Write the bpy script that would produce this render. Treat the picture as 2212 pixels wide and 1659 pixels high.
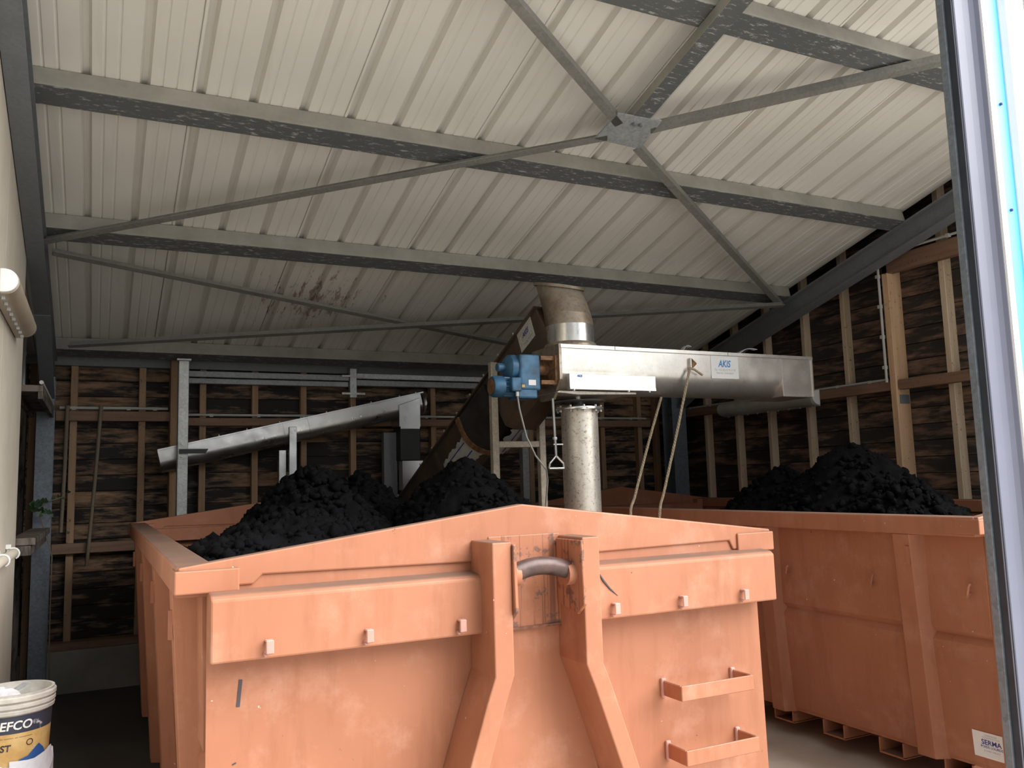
import bpy, bmesh, math, random
import numpy as np
from mathutils import Vector, Matrix
random.seed(7); np.random.seed(7)
S = bpy.context.scene
COL = S.collection
for o in list(bpy.data.objects): bpy.data.objects.remove(o)

# ------------------------------------------------------------------ camera
F_PX, YAW, PITCH, ROLL, EYE = 1814.86, math.radians(26.231), math.radians(6.622), math.radians(1.677), 1.70
def cam_axes():
    cy, sy, cp, sp = math.cos(YAW), math.sin(YAW), math.cos(PITCH), math.sin(PITCH)
    fwd = Vector((sy*cp, cy*cp, sp)); right = Vector((cy, -sy, 0)); down = fwd.cross(right)
    c, s = math.cos(ROLL), math.sin(ROLL)
    return c*right + s*down, -s*right + c*down, fwd
AR, AD, AF = cam_axes()
cd = bpy.data.cameras.new('camera'); cam = bpy.data.objects.new('camera', cd); COL.objects.link(cam)
cd.sensor_width = 36.0; cd.lens = F_PX/2212*36.0; cd.clip_start = .05; cd.clip_end = 300
m = Matrix.Identity(4)
for i in range(3):
    m[i][0], m[i][1], m[i][2] = AR[i], -AD[i], -AF[i]
m[2][3] = EYE
cam.matrix_world = m
S.camera = cam

# ------------------------------------------------------------------ sky and exposure
SKY = .55
w = bpy.data.worlds.new('overcast_sky'); S.world = w; w.use_nodes = True
wn = w.node_tree; wn.nodes.clear()
wo = wn.nodes.new('ShaderNodeOutputWorld'); bg = wn.nodes.new('ShaderNodeBackground')
tc = wn.nodes.new('ShaderNodeTexCoord'); sp = wn.nodes.new('ShaderNodeSeparateXYZ'); mr = wn.nodes.new('ShaderNodeMapRange')
mr.inputs['From Min'].default_value = 0; mr.inputs['From Max'].default_value = 1
mr.inputs['To Min'].default_value = .62*SKY; mr.inputs['To Max'].default_value = 1.25*SKY
wn.links.new(tc.outputs['Generated'], sp.inputs[0]); wn.links.new(sp.outputs['Z'], mr.inputs['Value'])
wn.links.new(mr.outputs['Result'], bg.inputs['Strength'])
bg.inputs['Color'].default_value = (.93, .965, 1.0, 1)
wn.links.new(bg.outputs[0], wo.inputs[0])
sl = bpy.data.lights.new('sun', 'SUN'); sl.energy = 3.9; sl.angle = math.radians(62); sl.color = (1.0, .975, .94)   # sun spread by thin cloud
sun = bpy.data.objects.new('sun', sl); COL.objects.link(sun)
sun.rotation_euler = Vector((-.57, .47, -.67)).to_track_quat('-Z', 'Y').to_euler()
S.view_settings.view_transform = 'Standard'; S.view_settings.look = 'None'
S.view_settings.gamma = 1; S.view_settings.use_curve_mapping = False
S.view_settings.exposure = 1.25

# ------------------------------------------------------------------ measuring helpers
def at(px, py, **k):
    (a, v), = k.items(); i = 'XYZ'.index(a)
    d = AR*((px-1106)/F_PX) + AD*((py-829.5)/F_PX) + AF
    o = Vector((0, 0, EYE)); return o + d*((v-o[i])/d[i])
SLOPE = .27; RY0, RZ0 = 8.1, 3.06
def roof(y, off=0.): return RZ0 + SLOPE*(RY0-y) + off
def roofpt(px, py, off=0.):
    d = AR*((px-1106)/F_PX) + AD*((py-829.5)/F_PX) + AF
    t = (RZ0 + off + SLOPE*RY0 - EYE)/(d.z + SLOPE*d.y)
    return Vector((0, 0, EYE)) + d*t

# ------------------------------------------------------------------ materials
def new_mat(name):
    mt = bpy.data.materials.new(name); mt.use_nodes = True
    nt = mt.node_tree; b = nt.nodes['Principled BSDF']
    return mt, nt, b
def N(nt, t, **kw):
    n = nt.nodes.new(t)
    for k, v in kw.items():
        if hasattr(n, k): setattr(n, k, v)
        else: n.inputs[k].default_value = v
    return n
def pos(nt, scale=(1, 1, 1), obj=False, rot=(0, 0, 0)):
    mp = N(nt, 'ShaderNodeMapping'); mp.inputs['Scale'].default_value = scale; mp.inputs['Rotation'].default_value = rot
    if obj:
        c = N(nt, 'ShaderNodeTexCoord'); nt.links.new(c.outputs['Object'], mp.inputs[0])
    else:
        c = N(nt, 'ShaderNodeNewGeometry'); nt.links.new(c.outputs['Position'], mp.inputs[0])
    return mp.outputs[0]
def noise(nt, vec, scale, detail=4, rough=.55, off=None):
    n = N(nt, 'ShaderNodeTexNoise'); n.inputs['Scale'].default_value = scale; n.inputs['Detail'].default_value = detail
    n.inputs['Roughness'].default_value = rough
    if off is not None:
        a = N(nt, 'ShaderNodeVectorMath', operation='ADD'); nt.links.new(vec, a.inputs[0]); nt.links.new(off, a.inputs[1]); vec = a.outputs[0]
    nt.links.new(vec, n.inputs['Vector']); return n.outputs['Fac']
def ramp(nt, fac, stops):
    r = N(nt, 'ShaderNodeValToRGB'); e = r.color_ramp.elements
    while len(e) > 1: e.remove(e[-1])
    e[0].position, e[0].color = stops[0][0], (*stops[0][1], 1)
    for p, c in stops[1:]:
        x = e.new(p); x.color = (*c, 1)
    nt.links.new(fac, r.inputs[0]); return r.outputs[0]
def mix(nt, fac, a, b, mode='MIX'):
    n = N(nt, 'ShaderNodeMix', data_type='RGBA', blend_type=mode)
    if isinstance(fac, float): n.inputs[0].default_value = fac
    else: nt.links.new(fac, n.inputs[0])
    for i, v in ((6, a), (7, b)):
        if isinstance(v, tuple): n.inputs[i].default_value = (*v, 1)
        else: nt.links.new(v, n.inputs[i])
    return n.outputs[2]
def maprange(nt, v, a, b, c=0., d=1.):
    n = N(nt, 'ShaderNodeMapRange'); n.inputs[1].default_value = a; n.inputs[2].default_value = b
    n.inputs[3].default_value = c; n.inputs[4].default_value = d; nt.links.new(v, n.inputs[0]); return n.outputs[0]
def mul(nt, a, b, op='MULTIPLY'):
    n = N(nt, 'ShaderNodeMath', operation=op)
    for i, v in ((0, a), (1, b)):
        if isinstance(v, (int, float)): n.inputs[i].default_value = v
        else: nt.links.new(v, n.inputs[i])
    return n.outputs[0]
def bump(nt, b, h, strength=.3, dist=.01):
    n = N(nt, 'ShaderNodeBump'); n.inputs['Strength'].default_value = strength; n.inputs['Distance'].default_value = dist
    nt.links.new(h, n.inputs['Height']); nt.links.new(n.outputs[0], b.inputs['Normal'])
def rnd(nt):
    o = N(nt, 'ShaderNodeObjectInfo'); c = N(nt, 'ShaderNodeCombineXYZ')
    k = mul(nt, o.outputs['Random'], 37.)
    for i in range(3): nt.links.new(k, c.inputs[i])
    return c.outputs[0], o.outputs['Random']

def simple(name, col, rough=.6, metal=0., var=.12, scale=9., bmp=0.):
    mt, nt, b = new_mat(name); v = pos(nt)
    f = noise(nt, v, scale, 5)
    c = ramp(nt, f, [(.3, tuple(x*(1-var) for x in col)), (.7, tuple(min(1, x*(1+var)) for x in col))])
    nt.links.new(c, b.inputs['Base Color']); b.inputs['Roughness'].default_value = rough; b.inputs['Metallic'].default_value = metal
    if bmp: bump(nt, b, noise(nt, v, scale*6, 5), bmp)
    return mt
M = {}
def orange(name, streak=0.):
    mt, nt, b = new_mat(name); v = pos(nt)
    big = noise(nt, v, 1.7, 4); c = ramp(nt, big, [(.3, (.355, .142, .078)), (.5, (.395, .162, .090)), (.72, (.435, .182, .103))])
    pale = maprange(nt, noise(nt, v, 4.3, 7, .7), .52, .68); c = mix(nt, mul(nt, pale, .42), c, (.54, .29, .20))
    ru = maprange(nt, noise(nt, pos(nt, (6, 6, .9)), 2.2, 5, .65), .50, .72); c = mix(nt, mul(nt, ru, .42), c, (.27, .10, .046))
    ch = maprange(nt, noise(nt, v, 17, 7, .68), .70, .72); c = mix(nt, ch, c, (.085, .06, .055))
    wt = maprange(nt, noise(nt, pos(nt, (1, 1, 1)), 33, 3, .5), .755, .765); c = mix(nt, mul(nt, wt, .7), c, (.8, .6, .5))
    if streak:
        st = maprange(nt, noise(nt, pos(nt, (60, 60, .8)), 1.0, 3, .6), .57, .62); c = mix(nt, mul(nt, st, streak), c, (.17, .07, .045))
        pt = maprange(nt, noise(nt, v, 8.5, 8, .74), .525, .56); c = mix(nt, mul(nt, pt, streak), c, (.12, .075, .065))
    g = N(nt, 'ShaderNodeNewGeometry'); sz = N(nt, 'ShaderNodeSeparateXYZ'); nt.links.new(g.outputs['True Normal'], sz.inputs[0])
    du = mul(nt, maprange(nt, sz.outputs['Z'], .75, .95), maprange(nt, noise(nt, v, 3.5, 6, .65), .25, .55, .55, .92))
    c = mix(nt, du, c, (.135, .092, .072))                      # dust lying on the flat tops
    nt.links.new(c, b.inputs['Base Color']); b.inputs['Roughness'].default_value = .52
    b.inputs['Specular IOR Level'].default_value = .35
    bump(nt, b, noise(nt, v, 3.2, 3), .12, .02)
    return mt
M['orange'] = orange('orange_paint'); M['orange_worn'] = orange('worn_orange_paint', .75)
M['pink'] = simple('pink_primer', (.50, .27, .225), .5)
M['worn_bar'] = simple('worn_brown_steel', (.085, .05, .044), .42, .2, .6, 16)
M['scrape'] = simple('bare_scrape', (.06, .05, .06), .6)
M['weld'] = simple('weld_dirt', (.20, .085, .05), .7, 0, .5, 40)
def galv(name, base, var=.25, rough=.45, metal=.55, rust=0.):
    mt, nt, b = new_mat(name); v = pos(nt)
    vo = N(nt, 'ShaderNodeTexVoronoi'); vo.inputs['Scale'].default_value = 60; nt.links.new(v, vo.inputs['Vector'])
    f = mul(nt, mul(nt, vo.outputs['Color'], .35), mul(nt, noise(nt, v, 5, 6, .65), .75), 'ADD')
    c = ramp(nt, f, [(.25, tuple(x*(1-var) for x in base)), (.75, tuple(min(1, x*(1+var)) for x in base))])
    if rust:
        r = maprange(nt, noise(nt, v, 26, 6, .7), .56, .72); c = mix(nt, mul(nt, r, rust), c, (.17, .09, .045))
    nt.links.new(c, b.inputs['Base Color']); b.inputs['Roughness'].default_value = rough; b.inputs['Metallic'].default_value = metal
    return mt
M['galv'] = galv('galvanised_steel', (.46, .47, .46))
M['galv_dull'] = galv('dull_galvanised_steel', (.33, .35, .36), metal=.25, rough=.6)
M['galv_warm'] = galv('weathered_frame_steel', (.52, .47, .38), rust=.35, metal=.3, rough=.5)
M['brace'] = galv('weathered_brace_steel', (.205, .20, .185), .2, .6, .1)
M['dark_steel'] = galv('dark_painted_steel', (.175, .188, .205), .12, .6, .1)
M['column'] = galv('blue_grey_column_steel', (.155, .18, .21), .3, .5, .3)
def purlin_mat():
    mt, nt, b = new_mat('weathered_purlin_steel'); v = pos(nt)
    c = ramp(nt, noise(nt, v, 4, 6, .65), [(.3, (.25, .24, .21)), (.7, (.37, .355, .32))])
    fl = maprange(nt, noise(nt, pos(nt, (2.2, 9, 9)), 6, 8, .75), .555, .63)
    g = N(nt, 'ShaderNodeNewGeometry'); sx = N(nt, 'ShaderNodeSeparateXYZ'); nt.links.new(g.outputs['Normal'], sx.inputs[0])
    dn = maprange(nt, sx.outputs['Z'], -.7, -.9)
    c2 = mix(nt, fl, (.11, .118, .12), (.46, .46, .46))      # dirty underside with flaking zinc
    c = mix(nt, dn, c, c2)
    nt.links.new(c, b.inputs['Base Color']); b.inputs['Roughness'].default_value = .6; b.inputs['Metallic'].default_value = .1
    return mt
M['purlin'] = purlin_mat()
def roof_mat():
    mt, nt, b = new_mat('beige_roof_sheet'); v = pos(nt)
    c = ramp(nt, noise(nt, v, 1.3, 4), [(.3, (.70, .68, .63)), (.7, (.76, .74, .69))])
    d = maprange(nt, noise(nt, pos(nt, (9, .8, 1)), 1.5, 4), .55, .8); c = mix(nt, mul(nt, d, .25), c, (.40, .37, .31))
    # rust splashes thrown up by the screw conveyor
    ctr = roofpt(665, 650)
    vs = N(nt, 'ShaderNodeVectorMath', operation='DISTANCE'); nt.links.new(v, vs.inputs[0]); vs.inputs[1].default_value = ctr
    near = maprange(nt, vs.outputs['Value'], .25, 1.0, 1., 0.)
    sp_ = noise(nt, pos(nt, (26, 5, 8), rot=(0, 0, .25)), 1.0, 6, .7)
    th = mul(nt, maprange(nt, mul(nt, sp_, mul(nt, near, .28), 'ADD'), .775, .84), .7)
    c = mix(nt, th, c, (.20, .075, .04))
    ctr2 = roofpt(1120, 700); vs2 = N(nt, 'ShaderNodeVectorMath', operation='DISTANCE'); nt.links.new(v, vs2.inputs[0]); vs2.inputs[1].default_value = ctr2
    n2 = maprange(nt, vs2.outputs['Value'], .1, .9, .55, 0.); c = mix(nt, mul(nt, n2, noise(nt, v, 6, 4)), c, (.16, .085, .05))
    nt.links.new(c, b.inputs['Base Color']); b.inputs['Roughness'].default_value = .45
    return mt
M['roof'] = roof_mat()
def wood(name, a, c_, stain=.5, along=2, mould=.5, dark=(.012, .010, .009)):
    sc = [14, 14, 14]; sc[along] = 1.1
    mt, nt, b = new_mat(name); off, r = rnd(nt); v = pos(nt, tuple(sc)); vp = pos(nt)
    g = noise(nt, v, 1.6, 6, .6, off); c = ramp(nt, g, [(.3, a), (.7, c_)])
    if stain:
        s2 = [3.4, 3.4, 3.4]; s2[along] = .62
        st = noise(nt, pos(nt, tuple(s2)), 2.1, 8, .68, off)
        st2 = noise(nt, pos(nt, tuple(x*3 for x in s2)), 2.0, 6, .65, off)
        f = maprange(nt, mul(nt, mul(nt, st, .65), mul(nt, st2, .35), 'ADD'), .5-.20*stain, .62-.20*stain, 0, 1)
        c = mix(nt, f, c, dark)
    if mould:
        mo = maprange(nt, noise(nt, vp, 38, 5, .6, off), .62, .70); c = mix(nt, mul(nt, mo, mould), c, (.035, .028, .022))
    nt.links.new(c, b.inputs['Base Color']); b.inputs['Roughness'].default_value = .75; bump(nt, b, g, .25, .006)
    return mt
M['stud'] = wood('softwood_stud', (.30, .185, .105), (.43, .285, .175), 0, 2, .75)
M['stud_pale'] = wood('pale_softwood_stud', (.52, .39, .26), (.68, .54, .40), 0, 2, .8)
M['post_wood'] = wood('orange_softwood_post', (.60, .37, .21), (.74, .50, .32), 0, 2, .55)
M['rail_x'] = wood('softwood_rail', (.19, .112, .072), (.29, .18, .12), 0, 0, .6)
M['rail_y'] = wood('softwood_side_rail', (.19, .105, .068), (.29, .17, .11), 0, 1, .7)
M['plank_x'] = wood('stained_back_plank', (.22, .125, .07), (.40, .25, .15), .48, 0, .3)
M['plank_y'] = wood('mouldy_side_plank', (.19, .108, .072), (.30, .185, .125), .50, 1, .2, (.030, .024, .022))
M['grey_wood'] = wood('grey_aged_timber', (.13, .105, .09), (.21, .17, .14), .2, 2, .4)
M['stick'] = wood('old_broom_handle', (.15, .12, .085), (.23, .185, .13), 0, 2, .5)
def concrete(name, a, c_, wet=0., dirt_or_shade=False):
    mt, nt, b = new_mat(name); v = pos(nt)
    c = ramp(nt, noise(nt, v, 2.4, 8, .62), [(.3, a), (.72, c_)])
    pits = maprange(nt, noise(nt, v, 60, 4, .6), .66, .72); c = mix(nt, mul(nt, pits, .5), c, tuple(x*.4 for x in a))
    rough = None
    if wet:
        wm = maprange(nt, noise(nt, v, .55, 5, .6), .44, .58); c = mix(nt, mul(nt, wm, wet), c, tuple(x*.35 for x in a))
    if dirt_or_shade:
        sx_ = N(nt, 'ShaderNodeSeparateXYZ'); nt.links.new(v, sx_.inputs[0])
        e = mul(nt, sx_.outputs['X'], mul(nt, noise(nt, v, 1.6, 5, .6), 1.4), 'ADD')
        dm = maprange(nt, e, 1.15, 1.75, 1., 0.); c = mix(nt, mul(nt, dm, .88), c, (.028, .024, .02))      # shade of the left gap painted into the floor, noisy edge
    nt.links.new(c, b.inputs['Base Color']); b.inputs['Roughness'].default_value = .8
    bump(nt, b, noise(nt, v, 30, 6), .2, .006)
    return mt
M['concrete_wall'] = concrete('pale_precast_concrete', (.55, .50, .41), (.66, .61, .52))
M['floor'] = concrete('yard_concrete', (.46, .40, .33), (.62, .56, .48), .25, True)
M['yard'] = concrete('sunlit_yard_concrete', (.56, .53, .47), (.66, .63, .57))
M['light_block'] = simple('dark_light_block', (.07, .075, .07), .7)  # dark surface of the added light-blocking wall
M['plinth'] = concrete('plinth_concrete', (.20, .19, .165), (.33, .31, .27))
def stainless(name, base=(.62, .61, .58), rough=.32, rust=.0, dirt_or_shade=0., metal=.9):
    mt, nt, b = new_mat(name); v = pos(nt)
    c = ramp(nt, noise(nt, v, 6, 6, .6), [(.3, tuple(x*.9 for x in base)), (.7, base)])
    if dirt_or_shade:
        d = maprange(nt, noise(nt, v, 4.5, 7, .68), .42, .66); c = mix(nt, mul(nt, d, dirt_or_shade), c, (.19, .125, .075))
    if rust:
        r = maprange(nt, noise(nt, v, 42, 6, .72), .545, .62); c = mix(nt, mul(nt, r, rust), c, (.22, .11, .055))
    nt.links.new(c, b.inputs['Base Color']); b.inputs['Metallic'].default_value = metal
    rr = maprange(nt, noise(nt, v, 9, 5), .3, .7, rough-.06, rough+.12); nt.links.new(rr, b.inputs['Roughness'])
    return mt
M['stainless'] = stainless('brushed_stainless', (.55, .55, .54), .30, 0, 0, .95)
M['trough'] = stainless('splashed_stainless_trough', (.86, .84, .80), .34, .12, .22, .78)
M['pipe'] = stainless('spotted_stainless_pipe', (.84, .80, .72), .40, .6, .25, .7)
M['elbow'] = stainless('brown_stained_elbow', (.46, .40, .33), .42, .45, .75, .6)
M['clean_ring'] = stainless('clean_stainless_ring', (.85, .84, .82), .22)
M['auger_dark'] = stainless('dirty_brown_screw_casing', (.085, .068, .055), .5, .35, .6, .35)
M['jacket'] = simple('black_insulation_jacket', (.028, .025, .023), .65, 0, .5, 6, .2)
M['torn'] = simple('torn_white_facing', (.46, .46, .45), .6, 0, .2, 12, .3)
M['blue_stripe'] = simple('blue_print', (.03, .055, .20), .6)
M['motor_blue'] = simple('blue_motor_paint', (.040, .125, .225), .45, .1, .5, 13)
M['motor_dark'] = simple('dark_motor_gaps', (.02, .025, .03), .6)
M['rusty'] = simple('rusty_steel', (.23, .12, .06), .75, .2, .5, 30)
M['black'] = simple('black_rubber', (.018, .02, .022), .5)
M['white'] = simple('white_plastic', (.72, .72, .70), .45, 0, .05)
M['conduit'] = simple('grey_white_conduit', (.50, .51, .49), .45, 0, .08)
M['fixture'] = simple('dusty_grey_polycarbonate', (.42, .41, .37), .34, 0, .15, 7)
M['fixture_tan'] = simple('dusty_tan_polycarbonate', (.38, .32, .25), .4, 0, .15, 7)
M['sticker'] = simple('white_sticker', (.82, .82, .83), .4, 0, .03)
M['sticker_dirty'] = simple('dirty_white_sticker', (.52, .51, .47), .5, 0, .25, 60)
M['blue_text'] = simple('blue_lettering', (.04, .25, .62), .5, 0, .05)
M['navy_text'] = simple('navy_lettering', (.05, .05, .27), .5, 0, .05)
M['grey_text'] = simple('grey_lettering', (.40, .40, .42), .5, 0, .05)
M['black_text'] = simple('black_lettering', (.03, .03, .035), .5, 0, .05)
M['yellow'] = simple('yellow_sticker', (.75, .40, .05), .5, 0, .05)
M['rope'] = simple('hemp_rope', (.37, .30, .21), .85, 0, .25, 60)
M['cable'] = simple('grey_cable', (.30, .29, .27), .6)
def sludge():
    mt, nt, b = new_mat('black_dried_sludge'); v = pos(nt)
    c = ramp(nt, noise(nt, v, 14, 6, .65), [(.3, (.0022, .0022, .0028)), (.72, (.0065, .0065, .008))])
    nt.links.new(c, b.inputs['Base Color']); b.inputs['Specular IOR Level'].default_value = .08; b.inputs['Roughness'].default_value = .85; bump(nt, b, noise(nt, v, 55, 5, .7), .7, .012)
    return mt
M['sludge'] = sludge()
M['clad_pale'] = simple('pale_blue_grey_flashing', (.185, .198, .27), .4, 0, .06, 3)
M['clad_white'] = simple('white_flashing', (.86, .86, .88), .35, 0, .02)
M['clad_blue'] = simple('sky_blue_cladding', (.10, .50, .80), .4, 0, .04, 3)
M['dark_channel'] = simple('near_black_channel', (.030, .038, .052), .5, .2, .2)
M['leaf'] = simple('ivy_leaf_green', (.035, .075, .03), .5, 0, .4, 30)
M['bucket_white'] = simple('dirty_white_bucket_plastic', (.55, .53, .49), .45, 0, .2, 18)
M['sack'] = simple('white_woven_sack', (.60, .61, .66), .6, 0, .1, 10, .3)
M['sack_blue'] = simple('blue_sack_print', (.015, .07, .24), .55)
M['rag'] = simple('grey_white_rag', (.58, .58, .62), .8, 0, .25, 14, .4)
def bucket_label():
    mt, nt, b = new_mat('paint_splashed_bucket_label'); v = pos(nt)
    c = ramp(nt, noise(nt, v, 16, 5), [(.35, (.50, .30, .10)), (.65, (.62, .43, .19))])
    s = maprange(nt, noise(nt, v, 12, 6, .6), .60, .66); c = mix(nt, s, c, (.60, .58, .57))
    nt.links.new(c, b.inputs['Base Color']); b.inputs['Roughness'].default_value = .5; return mt
M['label_yellow'] = bucket_label()
def bucket_band():
    mt, nt, b = new_mat('scuffed_navy_label_band'); v = pos(nt)
    s = maprange(nt, noise(nt, v, 18, 7, .7), .58, .66)
    c = mix(nt, s, (.035, .04, .065), (.5, .5, .53))
    nt.links.new(c, b.inputs['Base Color']); b.inputs['Roughness'].default_value = .5; return mt
M['label_navy'] = bucket_band()

# ------------------------------------------------------------------ mesh builder
class MB:
    def __init__(s): s.bm = bmesh.new()
    def poly(s, verts, faces):
        vs = [s.bm.verts.new(v) for v in verts]
        for f in faces:
            try: s.bm.faces.new([vs[i] for i in f])
            except ValueError: pass
        return s
    def box(s, x0, x1, y0, y1, z0, z1):
        return s.poly([(x0, y0, z0), (x1, y0, z0), (x1, y1, z0), (x0, y1, z0), (x0, y0, z1), (x1, y0, z1), (x1, y1, z1), (x0, y1, z1)],
                      [(0, 3, 2, 1), (4, 5, 6, 7), (0, 1, 5, 4), (1, 2, 6, 5), (2, 3, 7, 6), (3, 0, 4, 7)])
    def prism(s, pts, axis, a, b):
        """polygon pts (2-D) extruded along axis 'X','Y' or 'Z' from a to b"""
        def p3(p, t):
            return {'X': (t, p[0], p[1]), 'Y': (p[0], t, p[1]), 'Z': (p[0], p[1], t)}[axis]
        n = len(pts); v = [p3(p, a) for p in pts] + [p3(p, b) for p in pts]
        f = [tuple(range(n-1, -1, -1)), tuple(range(n, 2*n))] + [(i, (i+1) % n, n+(i+1) % n, n+i) for i in range(n)]
        return s.poly(v, f)
    def bar(s, p0, p1, w, h, up=(0, 0, 1)):
        """rectangular bar from p0 to p1; w sideways, h along up"""
        p0, p1 = Vector(p0), Vector(p1); d = (p1-p0).normalized(); side = d.cross(Vector(up)).normalized(); u = side.cross(d)
        v = []
        for p in (p0, p1):
            for a, b in ((-1, -1), (1, -1), (1, 1), (-1, 1)): v.append(p + side*(a*w/2) + u*(b*h/2))
        return s.poly(v, [(0, 1, 2, 3), (7, 6, 5, 4), (0, 4, 5, 1), (1, 5, 6, 2), (2, 6, 7, 3), (3, 7, 4, 0)])
    def sweep(s, prof, p0, p1, up=(0, 0, 1), caps=True, closed=True):
        """2-D profile (side, up) swept straight from p0 to p1"""
        p0, p1 = Vector(p0), Vector(p1); d = (p1-p0).normalized(); side = d.cross(Vector(up)).normalized(); u = side.cross(d)
        n = len(prof); v = [p + side*a + u*b for p in (p0, p1) for a, b in prof]
        f = [(i, (i+1) % n, n+(i+1) % n, n+i) for i in range(n if closed else n-1)]
        if caps and closed: f += [tuple(range(n-1, -1, -1)), tuple(range(n, 2*n))]
        return s.poly(v, f)
    def tube(s, path, r, seg=10, caps=True):
        path = [Vector(p) for p in path]; rs = r if isinstance(r, (list, tuple)) else [r]*len(path); rings = []
        prev = None
        for i, p in enumerate(path):
            d = (path[min(i+1, len(path)-1)] - path[max(i-1, 0)]).normalized()
            if prev is None:
                a = Vector((0, 0, 1)) if abs(d.z) < .9 else Vector((1, 0, 0)); u = (a - d*a.dot(d)).normalized()
            else: u = (prev - d*prev.dot(d)).normalized()
            prev = u; q = d.cross(u)
            rings.append([s.bm.verts.new(p + (u*math.cos(t) + q*math.sin(t))*rs[i]) for t in (2*math.pi*k/seg for k in range(seg))])
        for a, b in zip(rings, rings[1:]):
            for k in range(seg): s.bm.faces.new((a[k], a[(k+1) % seg], b[(k+1) % seg], b[k]))
        if caps: s.bm.faces.new(rings[0][::-1]); s.bm.faces.new(rings[-1])
        return s
    def lathe(s, prof, c=(0, 0, 0), seg=28, axis='Z'):
        """profile of (r, h) about an axis through c"""
        rings = []
        for r, h in prof:
            ring = []
            for k in range(seg):
                t = 2*math.pi*k/seg; a, b = r*math.cos(t), r*math.sin(t)
                p = {'Z': (a, b, h), 'X': (h, a, b), 'Y': (a, h, b)}[axis]
                ring.append(s.bm.verts.new((c[0]+p[0], c[1]+p[1], c[2]+p[2])))
            rings.append(ring)
        for a, b in zip(rings, rings[1:]):
            for k in range(seg): s.bm.faces.new((a[k], a[(k+1) % seg], b[(k+1) % seg], b[k]))
        if prof[0][0] > 1e-4: s.bm.faces.new(rings[0][::-1])
        if prof[-1][0] > 1e-4: s.bm.faces.new(rings[-1])
        return s
    def sphere(s, c, r, sub=2):
        bmesh.ops.create_icosphere(s.bm, subdivisions=sub, radius=r, matrix=Matrix.Translation(c)); return s
    def build(s, name, mat, parent=None, bevel=0., smooth=False, seg=2):
        bm = s.bm
        bmesh.ops.recalc_face_normals(bm, faces=bm.faces)
        if bevel:
            ed = [e for e in bm.edges if len(e.link_faces) == 2 and e.calc_face_angle(0) > .5]
            bmesh.ops.bevel(bm, geom=ed, offset=bevel, segments=seg, affect='EDGES', profile=.5, clamp_overlap=True)
        if parent is not None: off = ORG[parent.name]
        else:                                   # a top-level mesh has its origin at the base
            c = [v.co for v in bm.verts]
            off = Vector(((min(v.x for v in c)+max(v.x for v in c))/2, (min(v.y for v in c)+max(v.y for v in c))/2, min(v.z for v in c)))
        for v in bm.verts: v.co -= off
        me = bpy.data.meshes.new(name); bm.to_mesh(me); bm.free()
        if smooth:
            me.polygons.foreach_set('use_smooth', [True]*len(me.polygons)); me.set_sharp_from_angle(angle=math.radians(38))
        me.materials.append(M[mat] if isinstance(mat, str) else mat)
        o = bpy.data.objects.new(name, me); COL.objects.link(o)
        if parent is not None: o.parent = parent
        else: o.location = off
        ORG[o.name] = off
        return o
ORG = {}
def tag(o, label=None, cat=None, group=None, kind=None):
    if label: o['label'] = label
    if cat: o['category'] = cat
    if group: o['group'] = group
    if kind: o['kind'] = kind
    return o
def thing(name, loc, label, cat, group=None):
    o = bpy.data.objects.new(name, None); COL.objects.link(o); o.location = loc; o.empty_display_size = .1
    ORG[o.name] = Vector(loc); return tag(o, label, cat, group)
def copy_part(src, parent, delta):
    """another piece with the same mesh, moved by delta"""
    o = src.copy(); COL.objects.link(o); o.parent = parent; o.location = src.location + Vector(delta); ORG[o.name] = ORG[parent.name]; return o
def struct(o): o['kind'] = 'structure'; return o
def lettering(body, size, origin, ax, ay, mat, parent, shear=0., bold=0., name='lettering', cx=True, sx=1.):
    """flat print: text laid on the plane spanned by ax (reading direction) and ay (up)"""
    cu = bpy.data.curves.new('t', 'FONT'); cu.body = body; cu.size = size; cu.shear = shear; cu.offset = bold
    cu.align_x = 'CENTER' if cx else 'LEFT'; cu.resolution_u = 3
    ob = bpy.data.objects.new('t', cu); COL.objects.link(ob)
    dg = bpy.context.evaluated_depsgraph_get(); me = bpy.data.meshes.new_from_object(ob.evaluated_get(dg))
    bpy.data.objects.remove(ob); bpy.data.curves.remove(cu)
    ax, ay, o3 = Vector(ax).normalized(), Vector(ay).normalized(), Vector(origin); off = ORG[parent.name]
    for v in me.vertices: v.co = o3 + ax*(v.co.x*sx) + ay*v.co.y - off
    me.name = name; me.materials.clear(); me.materials.append(M[mat])
    o = bpy.data.objects.new(name, me); COL.objects.link(o); o.parent = parent; ORG[o.name] = off; return o

# ================================================================== SETTING
XL, XR, YB, YF = -.62, 6.55, 8.62, 2.36
XS_ = 6.29          # the roof sheets stop short of the right wall          # inner wall faces, back face, front line of the roof
# floor: shed floor and the yard in front
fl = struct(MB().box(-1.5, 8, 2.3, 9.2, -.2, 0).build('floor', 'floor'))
yd = struct(MB().box(-40, 50, -50, 2.295, -.2, -.002).build('floor_yard', 'yard'))
# unseen dark wall left of the yard, added to block light from that side
nb = struct(MB().box(-.95, -.55, -16, 2.35, 0, 6.5).build('wall_light_block', 'light_block'))

# ---- roof: separate ribbed sheets
ce = struct(MB().box(XL-.5, XS_+.01, YF, 9.0, 0, .012).build('ceiling', 'roof'))
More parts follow.
